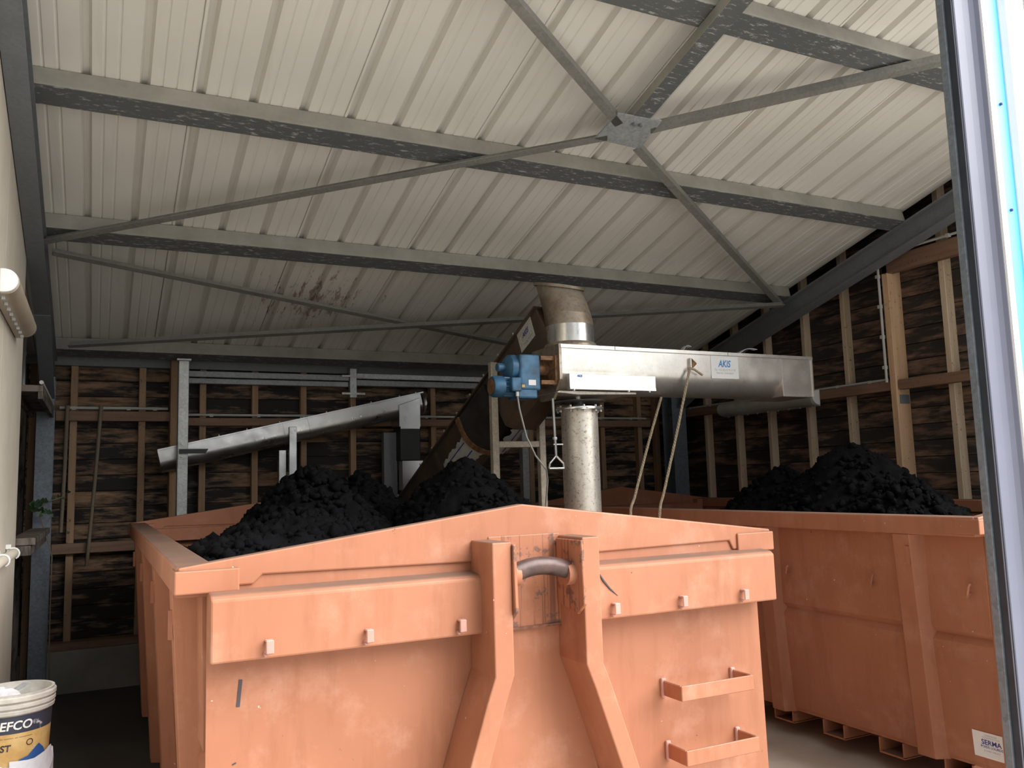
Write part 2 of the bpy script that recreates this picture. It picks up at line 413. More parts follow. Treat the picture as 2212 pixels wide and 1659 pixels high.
# the backing lies on top of the ribs, following the slope
for v in ce.data.vertices:
    wy = v.co.y + ORG['ceiling'].y
    v.co.z += roof(wy, .062) - ORG['ceiling'].z
PITCH_R = .290; SHEET = 3*PITCH_R
def sheet_profile():
    p = []
    for k in range(3):
        x = k*PITCH_R
        if k == 0: p += [(x-.016, -.004), (x-.016, .0), (x+.0, 0.0)]
        p += [(x+.004, .0), (x+.018, .042), (x+.046, .042), (x+.060, .0)]
        for q in (.118, .190): p += [(x+q-.009, 0), (x+q-.003, .006), (x+q+.003, .006), (x+q+.009, 0)]
    p += [(SHEET-.010, 0.)]
    return p
prof = sheet_profile()
def sheet_mesh():
    mb = MB(); v = []
    for y in (YF, 8.95):
        for x, z in prof: v.append((x, y, roof(y, z)))
    n = len(prof); mb.poly(v, [(i, i+1, n+i+1, n+i) for i in range(n-1)])
    return mb
first = None
for k in range(-2, 8):
    x = .464 + k*SHEET - .03
    if x > XS_: break
    if x + SHEET > XS_:                    # last sheet cut to width
        mb = MB(); cut = [p for p in prof if x + p[0] <= XS_]; n_ = len(cut)
        mb.poly([(x+px_, y, roof(y, z)) for y in (YF, 8.95) for px_, z in cut], [(i, i+1, n_+i+1, n_+i) for i in range(n_-1)]); mb.build('roof_sheet', 'roof', ce); break
    if first is None:
        mb = sheet_mesh()
        for v in mb.bm.verts: v.co.x += x
        first = mb.build('roof_sheet', 'roof', ce); fx = x
    else: copy_part(first, ce, (x-fx, 0, 0))

# ---- back wall: backing, plinth, planks, studs, rails
wb = struct(MB().box(XL-.3, XR+.3, YB+.03, YB+.12, 0, 3.2).build('wall_back', 'black'))
MB().box(XL-.1, XR+.05, 8.40, YB+.03, 0, .36).build('plinth', 'plinth', wb, .01)
MB().box(XL-.1, XR+.05, 8.46, YB+.03, .36, .42).build('sill_rail', 'rail_x', wb, .004)
pk = MB().box(XL-.1, XR+.05, YB-.001, YB+.027, .425, .565).build('plank', 'plank_x', wb, .004, seg=1)
for i in range(1, 18):
    copy_part(pk, wb, (0, random.uniform(-.004, .003), i*.1445))
for px in (158, 306, 372, 437, 550, 655, 762, 935, 1030, 1145, 1300, 1380, 1418):
    x = at(px, 930, Y=8.56).x
    MB().box(x-.03, x+.03, 8.535, 8.618, .42, 3.02).build('stud', 'stud', wb, .004, seg=1)
MB().box(XL, XR, 8.50, 8.618, 2.86, 2.985).build('wall_plate', 'dark_steel', wb)
zr = 2.40
MB().box(-.36, .60, 8.475, 8.533, zr-.045, zr+.045).build('rail', 'rail_x', wb, .004, seg=1)
MB().box(.74, 6.05, 8.475, 8.533, zr-.085, zr-.01).build('rail', 'rail_x', wb, .004, seg=1)
MB().box(-.36, .60, 8.475, 8.533, 1.18, 1.27).build('rail', 'rail_x', wb, .004, seg=1)
MB().box(.585, .645, 8.42, 8.533, .42, 2.95).build('stud', 'stud', wb, .004, seg=1)

# ---- right wall
wr = struct(MB().prism([(YF, 0), (YB+.1, 0), (YB+.1, roof(YB+.1, .36)), (YF, roof(YF, .36))], 'X', XR+.03, XR+.12).build('wall_right', 'black'))
MB().box(XR-.1, XR+.03, 2.5, YB, 0, .36).build('plinth', 'plinth', wr, .01)
i = 0
z = .37
while z < 4.8:
    yend = min(YB, RY0 - (z+.14-RZ0-.34)/SLOPE)
    if yend > 2.7:
        dx = random.uniform(-.004, .003)
        MB().box(XR-.001+dx, XR+.027+dx, 2.5, yend, z, z+.140).build('plank', 'plank_y', wr, .004, seg=1)
    z += .1445
for px, w_, d_, mt in ((1525, .05, .09, 'stud_pale'), (1592, .05, .09, 'stud_pale'), (1663, .05, .09, 'stud_pale'), (1748, .05, .09, 'stud_pale'), (1838, .05, .09, 'stud_pale'), (2052, .055, .10, 'stud_pale')):
    y = at(px, 930 if px < 2000 else 800, X=XR-d_).y
    MB().box(XR-d_, XR, y-w_/2, y+w_/2, .36, roof(y, .30)).build('stud', mt, wr, .004, seg=1)
for y in (4.05, 3.5, 2.95):
    MB().box(XR-.09, XR, y-.025, y+.025, .36, roof(y, .30)).build('stud', 'stud_pale', wr, .004, seg=1)
ybig = at(1912, 700, X=XR-.17).y; zu0 = at(1905, 566, X=XR-.16).z-.02
MB().box(XR-.17, XR, ybig-.065, ybig, .36, zu0).build('post', 'post_wood', wr, .006)
for zz in (at(1925, 568, X=XR-.17).z, at(1950, 858, X=XR-.17).z):
    MB().box(XR-.14, XR-.02, ybig-.070, ybig-.064, zz-.05, zz+.03).build('nail_plate', 'dark_steel', wr)
zr2 = 2.47
MB().box(XR-.155, XR-.09, ybig+.005, 8.40, zr2-.055, zr2+.035).build('rail', 'rail_y', wr, .004, seg=1)
MB().box(XR-.155, XR-.09, 2.6, ybig-.075, zr2-.055, zr2+.035).build('rail', 'rail_y', wr, .004, seg=1)
zu = at(1905, 566, X=XR-.16).z
MB().box(XR-.17, XR-.09, 2.6, ybig, zu-.12, zu+.03).build('rail', 'rail_y', wr, .004, seg=1)

# verge capping above the end of the sheets
tv = struct(MB().prism([(YF, roof(YF, .34)), (YB+.1, roof(YB+.1, .34)), (YB+.1, roof(YB+.1, .36)), (YF, roof(YF, .36))], 'X', XS_-.01, XR+.14).build('trim_1', 'dark_steel'))
MB().prism([(YF, roof(YF, .05)), (YB+.1, roof(YB+.1, .05)), (YB+.1, roof(YB+.1, .35)), (YF, roof(YF, .35))], 'X', XS_-.012, XS_-.002).build('upstand', 'dark_steel', tv)
# ---- left wall: precast concrete in front, timber framing behind it
XC = -.462; YC = 6.22
wl = struct(MB().prism([(2.45, 0), (YC, 0), (YC, roof(YC, -.02)), (2.45, roof(2.45, -.02))], 'X', XC-.16, XC-.014).build('wall_left', 'concrete_wall'))
for a, b in ((2.45, 3.72), (3.725, 4.97), (4.975, YC)):
    MB().prism([(a+.002, 0.0), (b-.002, 0.0), (b-.002, roof(b, -.02)), (a+.002, roof(a, -.02))], 'X', XC-.02, XC).build('panel', 'concrete_wall', wl)
MB().box(-.80, -.70, YC, YB+.1, 0, 3.5).build('backing', 'black', wl)
pk2 = MB().box(-.70, -.675, YC, YB, .30, .44).build('plank', 'plank_y', wl, .004, seg=1)
for i in range(1, 20): copy_part(pk2, wl, (random.uniform(-.003, .003), 0, i*.1445))
for x, y, w_, mt in ((-.60, 8.41, .05, 'grey_wood'), (-.53, 8.41, .055, 'stud'), (-.655, 7.6, .05, 'grey_wood'), (-.655, 7.0, .05, 'grey_wood'), (-.60, 6.30, .07, 'grey_wood')):
    MB().box(x-w_/2, x+w_/2, y-.05, y+.05, 0, roof(y, -.13)).build('post', mt, wl, .004, seg=1)

# ================================================================== STEELWORK
RX0, RX1 = -.405, 6.23                       # centre lines of the two portal rafters
def i_beam(mb, p0, p1, w, h, t=.012, up=(0, 0, 1)):
    prof = [(-w/2, -h/2), (w/2, -h/2), (w/2, -h/2+t), (t/2, -h/2+t), (t/2, h/2-t), (w/2, h/2-t), (w/2, h/2), (-w/2, h/2), (-w/2, h/2-t), (-t/2, h/2-t), (-t/2, -h/2+t), (-w/2, -h/2+t)]
    return mb.sweep(prof, p0, p1, up)
nrm = Vector((0, SLOPE, 1)).normalized()
def rafter(x, w_, label):
    t = thing('portal_rafter', (x, 5.2, roof(5.2, -.33)), label, 'beam', 'portal rafters')
    i_beam(MB(), (x, YF+.05, roof(YF+.05, -.228)), (x, 8.28, roof(8.28, -.228)), w_, .202, .014, nrm).build('beam', 'dark_steel', t)
    # haunch under the eave end
    MB().prism([(7.0, roof(7.0, -.33)), (8.28, roof(8.28, -.33)), (8.28, roof(8.28, -.33)-.24)], 'X', x-.006, x+.006).build('haunch_web', 'dark_steel', t)
    MB().bar((x, 7.0, roof(7.0, -.333)), (x, 8.28, roof(8.28, -.33)-.245), w_, .012).build('haunch_flange', 'dark_steel', t)
    return t
rafter(RX0, .105, 'dark grey steel rafter climbing beside the pale concrete wall')
rafter(RX1, .12, 'dark grey steel rafter climbing along the mouldy plank wall')
def column(x, label, name='steel_column', y0=8.10, y1=8.30, z1=None, mt='column', w_=.16):
    t = thing(name, (x, (y0+y1)/2, 0), label, 'column', 'portal columns'); z1 = z1 or roof(8.2, -.33)
    yc = (y0+y1)/2; h = y1-y0
    i_beam(MB(), (x, yc, .02), (x, yc, z1), w_, h, .012, (0, 1, 0)).build('shaft', mt, t)
    MB().box(x-w_/2-.03, x+w_/2+.03, y0-.03, y1+.03, 0, .02).build('base_plate', mt, t)
    return t
column(-.42, 'blue-grey steel column beside the end of the concrete wall', w_=.13)
column(6.20, 'blue-grey steel column in the corner behind the two ropes', w_=.20)

# purlins (box sections laid square to the roof slope)
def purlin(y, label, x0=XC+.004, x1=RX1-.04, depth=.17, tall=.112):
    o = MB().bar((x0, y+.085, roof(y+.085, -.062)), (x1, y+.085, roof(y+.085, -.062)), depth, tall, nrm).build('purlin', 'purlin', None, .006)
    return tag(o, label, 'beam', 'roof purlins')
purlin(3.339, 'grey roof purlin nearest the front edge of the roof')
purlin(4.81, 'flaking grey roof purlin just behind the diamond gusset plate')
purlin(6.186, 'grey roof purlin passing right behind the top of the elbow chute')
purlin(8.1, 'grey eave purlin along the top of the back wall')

# gusset plate and bracing
BR = -.20
gc = roofpt(1352, 285, BR)
gp = thing('gusset_plate', tuple(gc), 'diamond shaped grey gusset plate where the roof braces meet', 'plate')
q = [roofpt(x, y, BR) for x, y in ((1335, 246), (1430, 262), (1381, 322), (1285, 300))]
MB().poly([v for v in q] + [v + nrm*.012 for v in q], [(0, 1, 2, 3), (7, 6, 5, 4), (0, 4, 5, 1), (1, 5, 6, 2), (2, 6, 7, 3), (3, 7, 4, 0)]).build('plate', 'galv_dull', gp)
for x, y in ((1369, 266), (1383, 268)):
    b0 = roofpt(x, y, BR); MB().tube([b0 - nrm*.02, b0 + nrm*.02], .012, 6).build('bolt', 'dark_steel', gp)
def angle(a, b, label, leg=.055, off=BR, name='roof_brace', flip=1):
    p0, p1 = roofpt(*a, off), roofpt(*b, off); t = .007
    prof = [(0, 0), (leg*flip, 0), (leg*flip, t), (t*flip, t), (t*flip, leg), (0, leg)]
    o = MB().sweep(prof, p0, p1, nrm).build(name, 'brace'); return tag(o, label, 'brace', 'roof braces')
angle((1312, 304), (100, 528), 'long steel angle brace from the gusset plate to the left rafter', flip=-1)
angle((1085, -40), (1346, 266), 'steel angle brace running up from the gusset plate to the top edge', flip=-1)
angle((1384, 318), (1694, 662), 'steel angle brace from the gusset plate down to the right rafter', flip=-1)
angle((1405, 278), (2060, 126), 'steel angle brace from the gusset plate towards the blue clad post', flip=-1)
angle((112, 552), (1230, 774), 'steel angle brace sloping down from the left rafter behind the inclined screw', flip=1)
angle((150, 752), (1690, 664), 'low steel angle brace crossing behind the elbow chute', off=BR-.06, flip=1)
sx = gc.x + .03
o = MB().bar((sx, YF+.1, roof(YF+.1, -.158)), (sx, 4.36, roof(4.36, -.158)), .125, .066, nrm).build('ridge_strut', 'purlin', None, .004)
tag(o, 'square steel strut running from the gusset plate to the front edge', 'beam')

# eave channels over the back wall
t = thing('eave_channel', (2.2, 8.42, 2.73), 'pale galvanised double channel under the eave purlin', 'beam')
MB().box(.74, 2.28, 8.40, 8.47, 2.775, 2.83).build('channel', 'galv_dull', t, .004)
MB().box(.74, 2.28, 8.43, 8.50, 2.715, 2.765).build('channel', 'galv_dull', t, .004)
MB().box(2.36, 6.0, 8.40, 8.47, 2.80, 2.855).build('channel', 'galv', t, .004)
MB().box(2.36, 6.0, 8.43, 8.50, 2.73, 2.79).build('channel', 'galv_dull', t, .004)
MB().box(2.285, 2.355, 8.38, 8.44, 2.60, 2.90).build('hanger', 'galv', t, .004)
for zz in (2.82, 2.64):
    MB().box(2.20, 2.44, 8.372, 8.380, zz-.01, zz+.01).build('clip', 'galv', t)

# galvanised post in front of the back wall
xp = at(395, 950, Y=8.06).x
gpst = thing('galvanised_post', (xp, 8.1, 0), 'bright galvanised steel post in front of the stainless screw', 'post')
MB().box(xp-.045, xp+.045, 8.06, 8.14, .012, 2.875).build('shaft', 'galv', gpst, .006)
MB().box(xp-.09, xp+.09, 8.02, 8.18, 0, .012).build('base_plate', 'galv', gpst)
MB().box(xp-.06, xp+.06, 8.04, 8.16, 2.875, 2.890).build('head_plate', 'galv', gpst)
zb = at(395, 975, Y=8.05).z
MB().prism([(xp-.03, zb-.02), (xp+.19, zb-.02), (xp+.215, zb+.02), (xp-.03, zb+.02)], 'Y', 8.03, 8.055).build('arm', 'black', gpst)
for dz in (.065, -.05):
    MB().box(xp-.035, xp+.02, 8.052, 8.06, zb+dz-.022, zb+dz+.022).build('washer_plate', 'galv', gpst)
    MB().lathe([(.011, 8.052), (.011, 8.037), (0, 8.036)], (xp-.008, 0, zb+dz), 8, 'Y').build('bolt', 'galv', gpst)
# dim posts further along the back
xq = at(1133, 1000, Y=8.2).x
o = MB().box(xq-.04, xq+.04, 8.16, 8.24, 0, 2.6).build('galvanised_post', 'galv_dull', None, .005)
tag(o, 'dim galvanised post behind the ladder-like support frame', 'post')

# ---- clad post at the mouth of the shed
X0 = 3.45
cp = thing('clad_post', (3.69, 2.4, 0), 'blue and white clad post with a dark steel edge in the foreground', 'post')
MB().box(X0, X0+.03, 2.385, 2.42, 0, 4.35).build('channel_lip', 'column', cp, .003)
MB().box(X0+.012, X0+.05, 2.343, 2.387, 0, 4.35).build('channel_web', 'dark_channel', cp)
pr = [(X0+.010, 2.349), (X0+.018, 2.340), (X0+.06, 2.331), (X0+.09, 2.322), (X0+.108, 2.308), (X0+.115, 2.292), (X0+.120, 2.292), (X0+.120, 2.352), (X0+.010, 2.352)]
MB().prism(pr, 'Z', 0, 4.35).build('flashing', 'clad_pale', cp)
MB().prism([(X0+.120, 2.280), (X0+.158, 2.280), (X0+.165, 2.296), (X0+.165, 2.34), (X0+.120, 2.34)], 'Z', 0, 4.35).build('trim_strip', 'clad_white', cp)
MB().box(X0+.165, X0+.265, 2.298, 2.34, 0, 4.35).build('cladding_panel', 'clad_blue', cp)
MB().prism([(X0+.265, 2.292), (X0+.278, 2.268), (X0+.325, 2.268), (X0+.335, 2.288), (X0+.375, 2.288), (X0+.385, 2.268), (X0+.415, 2.268), (X0+.415, 2.34), (X0+.265, 2.34)], 'Z', 0, 4.35).build('trim_strip', 'clad_white', cp)
MB().box(X0+.05, X0+.415, 2.34, 2.42, 0, 4.35).build('core', 'dark_steel', cp)
for zz in (3.35, 2.85, 2.0, 1.2):
    MB().lathe([(.007, 2.298), (.007, 2.290), (.003, 2.287)], (X0+.215, 0, zz), 8, 'Y').build('screw', 'navy_text', cp)

# ================================================================== ROLL-OFF CONTAINERS
RIM, PEAK = 1.454, 1.612
def upright_path(xo, sgn):
    """outer faces of a lifting-frame leg, top to bottom"""
    return [(xo, 1.485), (xo, 1.02), (xo + sgn*.035, .93), (xo + sgn*.20, .45), (xo + sgn*.27, .20)]
def container(x0, x1, y0, y1, label, side_hooks, full, rib0=.30):
    xc = (x0+x1)/2
    t = thing('roll_off_container', (xc, (y0+y1)/2, 0), label, 'skip', 'orange roll-off containers')
    for sg, xe in ((1, x0), (-1, x1)):
        X = lambda d: xe + sg*d
        a, b = sorted((X(0), X(.125)))
        MB().box(a, b, y0+.02, y1-.02, 1.355, RIM).build('side_rim', 'orange', t, .008)
        pr = [(X(.085), 1.36), (X(.093), .865), (X(.118), .835), (X(.096), .800), (X(.135), .20), (X(.155), .20), (X(.116), .80), (X(.138), .835), (X(.113), .865), (X(.105), 1.36)]
        MB().prism(pr, 'Y', y0+.046, y1-.046).build('side_panel', 'orange', t)
        y = y0+rib0
        while y < y1-.2:
            # folded stiffener, tapering inwards to the foot
            v = []
            for z, o_, i_ in ((1.355, .006, .095), (.17, .075, .150)):
                v += [(X(i_), y-.085, z), (X(o_), y-.045, z), (X(o_), y+.065, z), (X(i_), y+.095, z)]
            MB().poly(v, [(0, 1, 2, 3), (7, 6, 5, 4), (0, 4, 5, 1), (1, 5, 6, 2), (2, 6, 7, 3), (3, 7, 4, 0)]).build('side_rib', 'orange', t, .004, seg=1)
            if sg > 0:
                pl = MB().box(*sorted((X(-.002), X(.012))), y-.038, y-.022, 1.19, 1.29).build('rib_tab', 'orange', t)
            y += 1.10
        if sg > 0:
            for yy in side_hooks:
                hk = MB(); hk.tube([(X(.09), yy+.012, 1.06), (X(.06), yy+.012, 1.045), (X(.05), yy, 1.06), (X(.05), yy-.01, 1.10), (X(.06), yy-.012, 1.112)], .008, 6)
                hk.build('rope_hook', 'orange', t)
    MB().box(x0+.14, x1-.14, y0+.06, y1-.06, .18, .20).build('floor_panel', 'orange', t)
    cm = None
    y = y0+.32
    while y < y1-.2:
        if abs((y-y0-.30) % 1.10) > .01 or True:
            mb = MB()
            mb.box(x0+.125, x1-.125, y-.085, y-.075, .10, .18); mb.box(x0+.125, x1-.125, y+.075, y+.085, .10, .18); mb.box(x0+.125, x1-.125, y-.085, y+.085, .094, .104)
            mb.build('cross_member', 'orange', t)
        y += .42
    for s_ in (-.53, .53):
        MB().box(xc+s_-.06, xc+s_+.06, y0+.2, y1-.05, 0, .094).build('main_rail', 'orange', t, .006)
    # ends
    for yy, sg in ((y0, 1), (y1, -1)):
        Y = lambda d: yy + sg*d
        a, b = sorted((Y(.025), Y(.045)))
        MB().prism([(x0+.100, .20), (x1-.070, .20), (x1-.085, 1.36), (x1-.085, 1.42), (x0+.098, 1.42)], 'Y', a, b).build('end_panel', 'orange', t)
        a, b = sorted((Y(.010), Y(.030)))
        MB().box(x0+.10, x1-.10, a, b, 1.34, 1.425).build('upper_panel', 'orange', t)
        a, b = sorted((Y(0), Y(.052)))
        MB().prism([(x0+.005, RIM), (x0+.005, 1.385), (x0+.24, 1.385), (x0+.27, 1.415), (xc-.24, 1.405), (xc+.22, 1.405), (x1-.24, 1.415), (x1-.22, 1.375), (x1-.005, 1.375), (x1-.005, RIM), (xc, PEAK)], 'Y', a, b).build('gable_rim', 'orange', t, .006)
        a, b = sorted((Y(-.010), Y(.13)))
        MB().box(x0-.006, x0+.195, a, b, 1.368, RIM-.010).build('corner_cap', 'orange', t, .005)
        MB().box(x1-.20, x1+.006, a, b, 1.362, RIM-.010).build('corner_cap', 'orange', t, .005)
        a, b = sorted((Y(.125), Y(.06)))
        MB().box(x0+.12, x1-.12, min(a, b), max(a, b), 1.30, 1.40).build('rim_stiffener', 'orange', t)
    if not full: return t
    # front: box beams, lifting frame, hook bar, steps
    U0, U1 = x0+1.031, x0+1.409          # inner reference of the two legs
    f = y0-.085
    for a, b in ((x0+.097, U0+.02), (U1+.04, x1-.066)):
        MB().prism([(f, 1.155), (f, 1.352), (f+.02, 1.366), (y0+.024, 1.375), (y0+.024, 1.155)], 'X', a, b).build('front_beam', 'orange', t, .007)
    for px, zz in ((580, 0), (795, 0), (995, 0), (1327, 0), (1473, 0), (1605, 0)):
        c = at(px, 1400 - (px-580)*.098, Y=2.865); c.x += x0-.231; c.z = 1.195
        hk = MB(); hk.tube([(c.x-.012, f+.003, c.z-.022), (c.x-.012, f-.020, c.z-.026)], .007, 6)
        hk.box(c.x-.013, c.x+.013, f-.030, f-.022, c.z-.022, c.z+.020); hk.box(c.x-.013, c.x+.013, f-.030, f+.002, c.z+.014, c.z+.022)
        hk.build('rope_hook', 'pink', t, .003, seg=1)
    yf = y0-.19
    for xo, sg, w_ in ((x0+1.031, -1, .076), (x0+1.477, 1, .074)):
        path = upright_path(xo, sg)
        # xo is the outer face; the leg is w_ wide towards the centre line
        v = []; fs = []
        for k, (xx, z) in enumerate(path):
            a, b = sorted((xx, xx - sg*w_))
            v += [(a, yf, z), (b, yf, z), (b, y0+.024, z), (a, y0+.024, z)]
            if k:
                i0, i1 = 4*(k-1), 4*k
                fs += [(i0+j, i0+(j+1) % 4, i1+(j+1) % 4, i1+j) for j in range(4)]
        fs += [(0, 1, 2, 3), tuple(4*(len(path)-1)+j for j in (3, 2, 1, 0))]
        MB().poly(v, fs).build('hook_frame_leg', 'orange', t, .005)
        ins = xo - sg*w_
        a, b = sorted((ins, ins - sg*.014))
        MB().prism([(yf-.012, 1.475), (yf-.02, 1.24), (yf+.03, 1.20), (y0-.01, 1.23), (y0-.01, 1.475)], 'X', a, b).build('gusset_plate', 'orange_worn', t, .003, seg=1)
    bx0, bx1 = x0+1.107, x0+1.403; hb = []
    for k in range(13):
        u = k/12; hb.append((bx0 + (bx1-bx0)*u, y0-.125, 1.352 + .034*math.sin(math.pi*u)))
    MB().tube(hb, .034, 16).build('hook_bar', 'worn_bar', t, smooth=True)
    MB().lathe([(.044, bx1-.045), (.044, bx1-.004), (.0, bx1-.003)], (0, y0-.125, 1.350), 16, 'X').build('bar_collar', 'orange', t, smooth=True)
    MB().lathe([(.039, bx0+.002), (.039, bx0+.055), (.0, bx0+.056)], (0, y0-.125, 1.358), 16, 'X').build('bar_collar', 'orange', t, smooth=True)
    MB().box(x0+1.10, x0+1.41, y0-.004, y0+.024, 1.145, 1.495).build('centre_plate', 'orange_worn', t, .004)
    v = []
    for z, h in ((1.14, .17), (1.02, .17), (.20, .42)): v += [(xc-h, y0+.014, z), (xc+h, y0+.014, z), (xc+h, y0+.024, z), (xc-h, y0+.024, z)]
    MB().poly(v, [(0, 1, 2, 3)] + [(i+j, i+(j+1) % 4, i+4+(j+1) % 4, i+4+j) for i in (0, 4) for j in range(4)] + [(11, 10, 9, 8)]).build('centre_panel', 'orange', t)
    MB().box(x0+1.10, x0+1.41, y0-.008, y0+.012, 1.140, 1.150).build('weld_seam', 'weld', t)
    for s0, z in ((2.115, .835), (2.125, .585)):
        a, b = x0-.231+s0, x0-.231+s0+.375; yy = y0+.024; d = .125
        mb = MB(); mb.box(a, a+.010, yy-d, yy, z-.03, z+.03); mb.box(b-.010, b, yy-d, yy, z-.03, z+.03); mb.box(a, b, yy-d-.010, yy-d, z-.03, z+.03)
        st = mb.build('step', 'orange', t, .003, seg=1)
        for e in (a+.004, b-.006):
            MB().box(e-.012, e+.012, yy-.014, yy+.002, z-.038, z+.040).build('weld_bead', 'pink', st, .006)
    return t
c1 = container(.231, 2.735, 2.95, 7.62, 'orange roll-off container in front with hook bar and two steps', (), True)
c2 = container(3.95, 6.30, 2.80, 7.85, 'orange roll-off container standing behind the blue clad post', (2.93, 3.53, 4.20, 5.3), True, .46)
# paint scrapes on the front container
for (xa, ya), (xb, yb), w_ in (((520, 1468), (514, 1527), .014), ((502, 1652), (510, 1648), .005)):
    a, b = at(xa, ya, Y=2.974), at(xb, yb, Y=2.974); MB().bar((a.x, 2.974, a.z), (b.x, 2.974, b.z), .002, w_*.8, Vector((1, 0, 0))).build('scrape', 'scrape', c1)
pts = [at(*p, Y=2.863) for p in ((1296, 1242), (1304, 1255), (1318, 1272), (1335, 1287))]
MB().tube([(p.x, 2.8645, p.z) for p in pts], [.004, .005, .004, .001], 6).build('scrape', 'scrape', c1)
# maker's plate on the second container
XS = 4.076
pa = at(2100, 1569, X=XS); wd, ht = .192, .128
y1_, y0_ = pa.y, pa.y-wd; zt = pa.z-.012
stx = lambda z: 3.95 + .096 + (.80-z)*.065 - .0015
def onside(y, z, d=0.): return Vector((stx(z)-d, y, z))
st = MB(); q = [onside(y1_, zt), onside(y0_, zt), onside(y0_, zt-ht), onside(y1_, zt-ht)]
st.poly(q + [v - Vector((.002, 0, 0)) for v in q], [(0, 1, 2, 3), (7, 6, 5, 4), (0, 4, 5, 1), (1, 5, 6, 2), (2, 6, 7, 3), (3, 7, 4, 0)])
stk = st.build('maker_sticker', 'sticker', c2)
up = (onside(0, 1)-onside(0, 0)).normalized(); ym = (y0_+y1_)/2
for body, size, dz, mt, bo, sx_ in (('CARROSSIER', .011, .018, 'grey_text', 0, 1.1), ('CONSTRUCTEUR', .011, .030, 'grey_text', 0, 1.1), ('SERMA', .034, .060, 'navy_text', .0008, 1.05), ('POIDS LOURDS', .0165, .077, 'navy_text', .0003, 1.05), ('01440 VIRIAT', .014, .096, 'grey_text', 0, 1.1), ('-- -- --- ---- ----- --', .0105, .108, 'grey_text', 0, 1.), ('--- -- ------ --- ---', .0105, .117, 'grey_text', 0, 1.)):
    lettering(body, size, onside(ym-.004, zt-dz, .0026), (0, -1, 0), up, mt, stk, 0, bo, sx=sx_)

# ---- sludge heaps
def heap(name, x0, x1, y0, y1, base, cones, label, n=2600, seed=1):
    rng = np.random.RandomState(seed); nx, ny = 96, 150
    xs, ys = np.linspace(x0, x1, nx), np.linspace(y0, y1, ny); Xg, Yg = np.meshgrid(xs, ys, indexing='ij')
    def hgt(x, y):
        h = np.full_like(x, base)
        for cx, cy, z, sx_, sy_ in cones:
            r = np.sqrt(((x-cx)/sx_)**2 + ((y-cy)/sy_)**2 + .010); h = np.maximum(h, z - (r-.1)*1.0)
        return h
    Z = hgt(Xg, Yg)
    for f_, a_ in ((5, .022), (11, .016), (23, .012)):
        ph = rng.rand(6)*6.28
        Z += a_*(np.sin(f_*Xg+ph[0]+2*np.sin(f_*.7*Yg+ph[1])) * np.sin(f_*Yg+ph[2]+2*np.sin(f_*.6*Xg+ph[3])))
    Z += rng.randn(nx, ny)*.008
    verts = np.stack([Xg, Yg, Z], -1).reshape(-1, 3); idx = np.arange(nx*ny).reshape(nx, ny)
    faces = np.stack([idx[:-1, :-1], idx[1:, :-1], idx[1:, 1:], idx[:-1, 1:]], -1).reshape(-1, 4).tolist()
    vl = [verts]; nv = len(verts)
    bm = bmesh.new(); bmesh.ops.create_icosphere(bm, subdivisions=2, radius=1); iv = np.array([v.co[:] for v in bm.verts]); itf = np.array([[v.index for v in f.verts] for f in bm.faces]); bm.free()
    for k in range(n):
        x, y = rng.uniform(x0+.03, x1-.03), rng.uniform(y0+.03, y1-.03); r = .011 + .026*rng.rand()**2.4
        z = hgt(np.array([x]), np.array([y]))[0] + r*.25
        vv = iv*(1 + .22*rng.randn(len(iv), 1))*r*rng.uniform(.8, 1.2, 3) + (x, y, z)
        vl.append(vv); faces += (itf+nv).tolist(); nv += len(iv)
    V = np.concatenate(vl); off = Vector(((x0+x1)/2, (y0+y1)/2, base)); V = V - np.array(off)
    me = bpy.data.meshes.new(name); me.from_pydata(V.tolist(), [], faces); me.update()
    me.polygons.foreach_set('use_smooth', [True]*len(me.polygons)); me.materials.append(M['sludge'])
    o = bpy.data.objects.new(name, me); COL.objects.link(o); o.location = off; ORG[o.name] = off
    return tag(o, label, 'sludge', None, 'stuff')
heap('sludge_heap', .375, 2.59, 3.08, 7.50, 1.18, [(1.24, 5.5, 1.83, .95, 1.35), (2.20, 5.25, 1.84, .95, 1.5), (1.80, 6.4, 1.78, 1.0, 1.4), (1.0, 4.75, 1.56, 2.1, 2.3), (.62, 4.2, 1.46, 2., 2.)], 'black crumbly sludge heaped in the front orange container', 5600, 3)
heap('sludge_heap', 4.10, 6.15, 3.0, 7.70, 1.16, [(5.2, 4.68, 1.89, .95, 1.35), (5.15, 5.38, 1.74, 1.0, 1.3), (5.0, 4.1, 1.62, 1.0, 1.3)], 'black sludge heaped in two peaks in the container behind the blue post', 4600, 5)

# ================================================================== SLEWING CONVEYOR
TY0, TY1 = 5.36, 5.78; TYC = (TY0+TY1)/2; TX0, TX1 = 3.045, 5.55; TZ1, TZ0 = 2.695, 2.345
tr = thing('slewing_conveyor', (TX0+.2, TYC, 2.28), 'stainless trough conveyor with company stickers over the two containers', 'conveyor')
R_ = (TY1-TY0)/2; zc = TZ0+R_*.86
pr = [(TY0, TZ1)]
for k in range(15):
    a = math.pi*k/14; pr.append((TYC - R_*math.cos(a), zc - R_*.86*math.sin(a)))
pr += [(TY1, TZ1)]
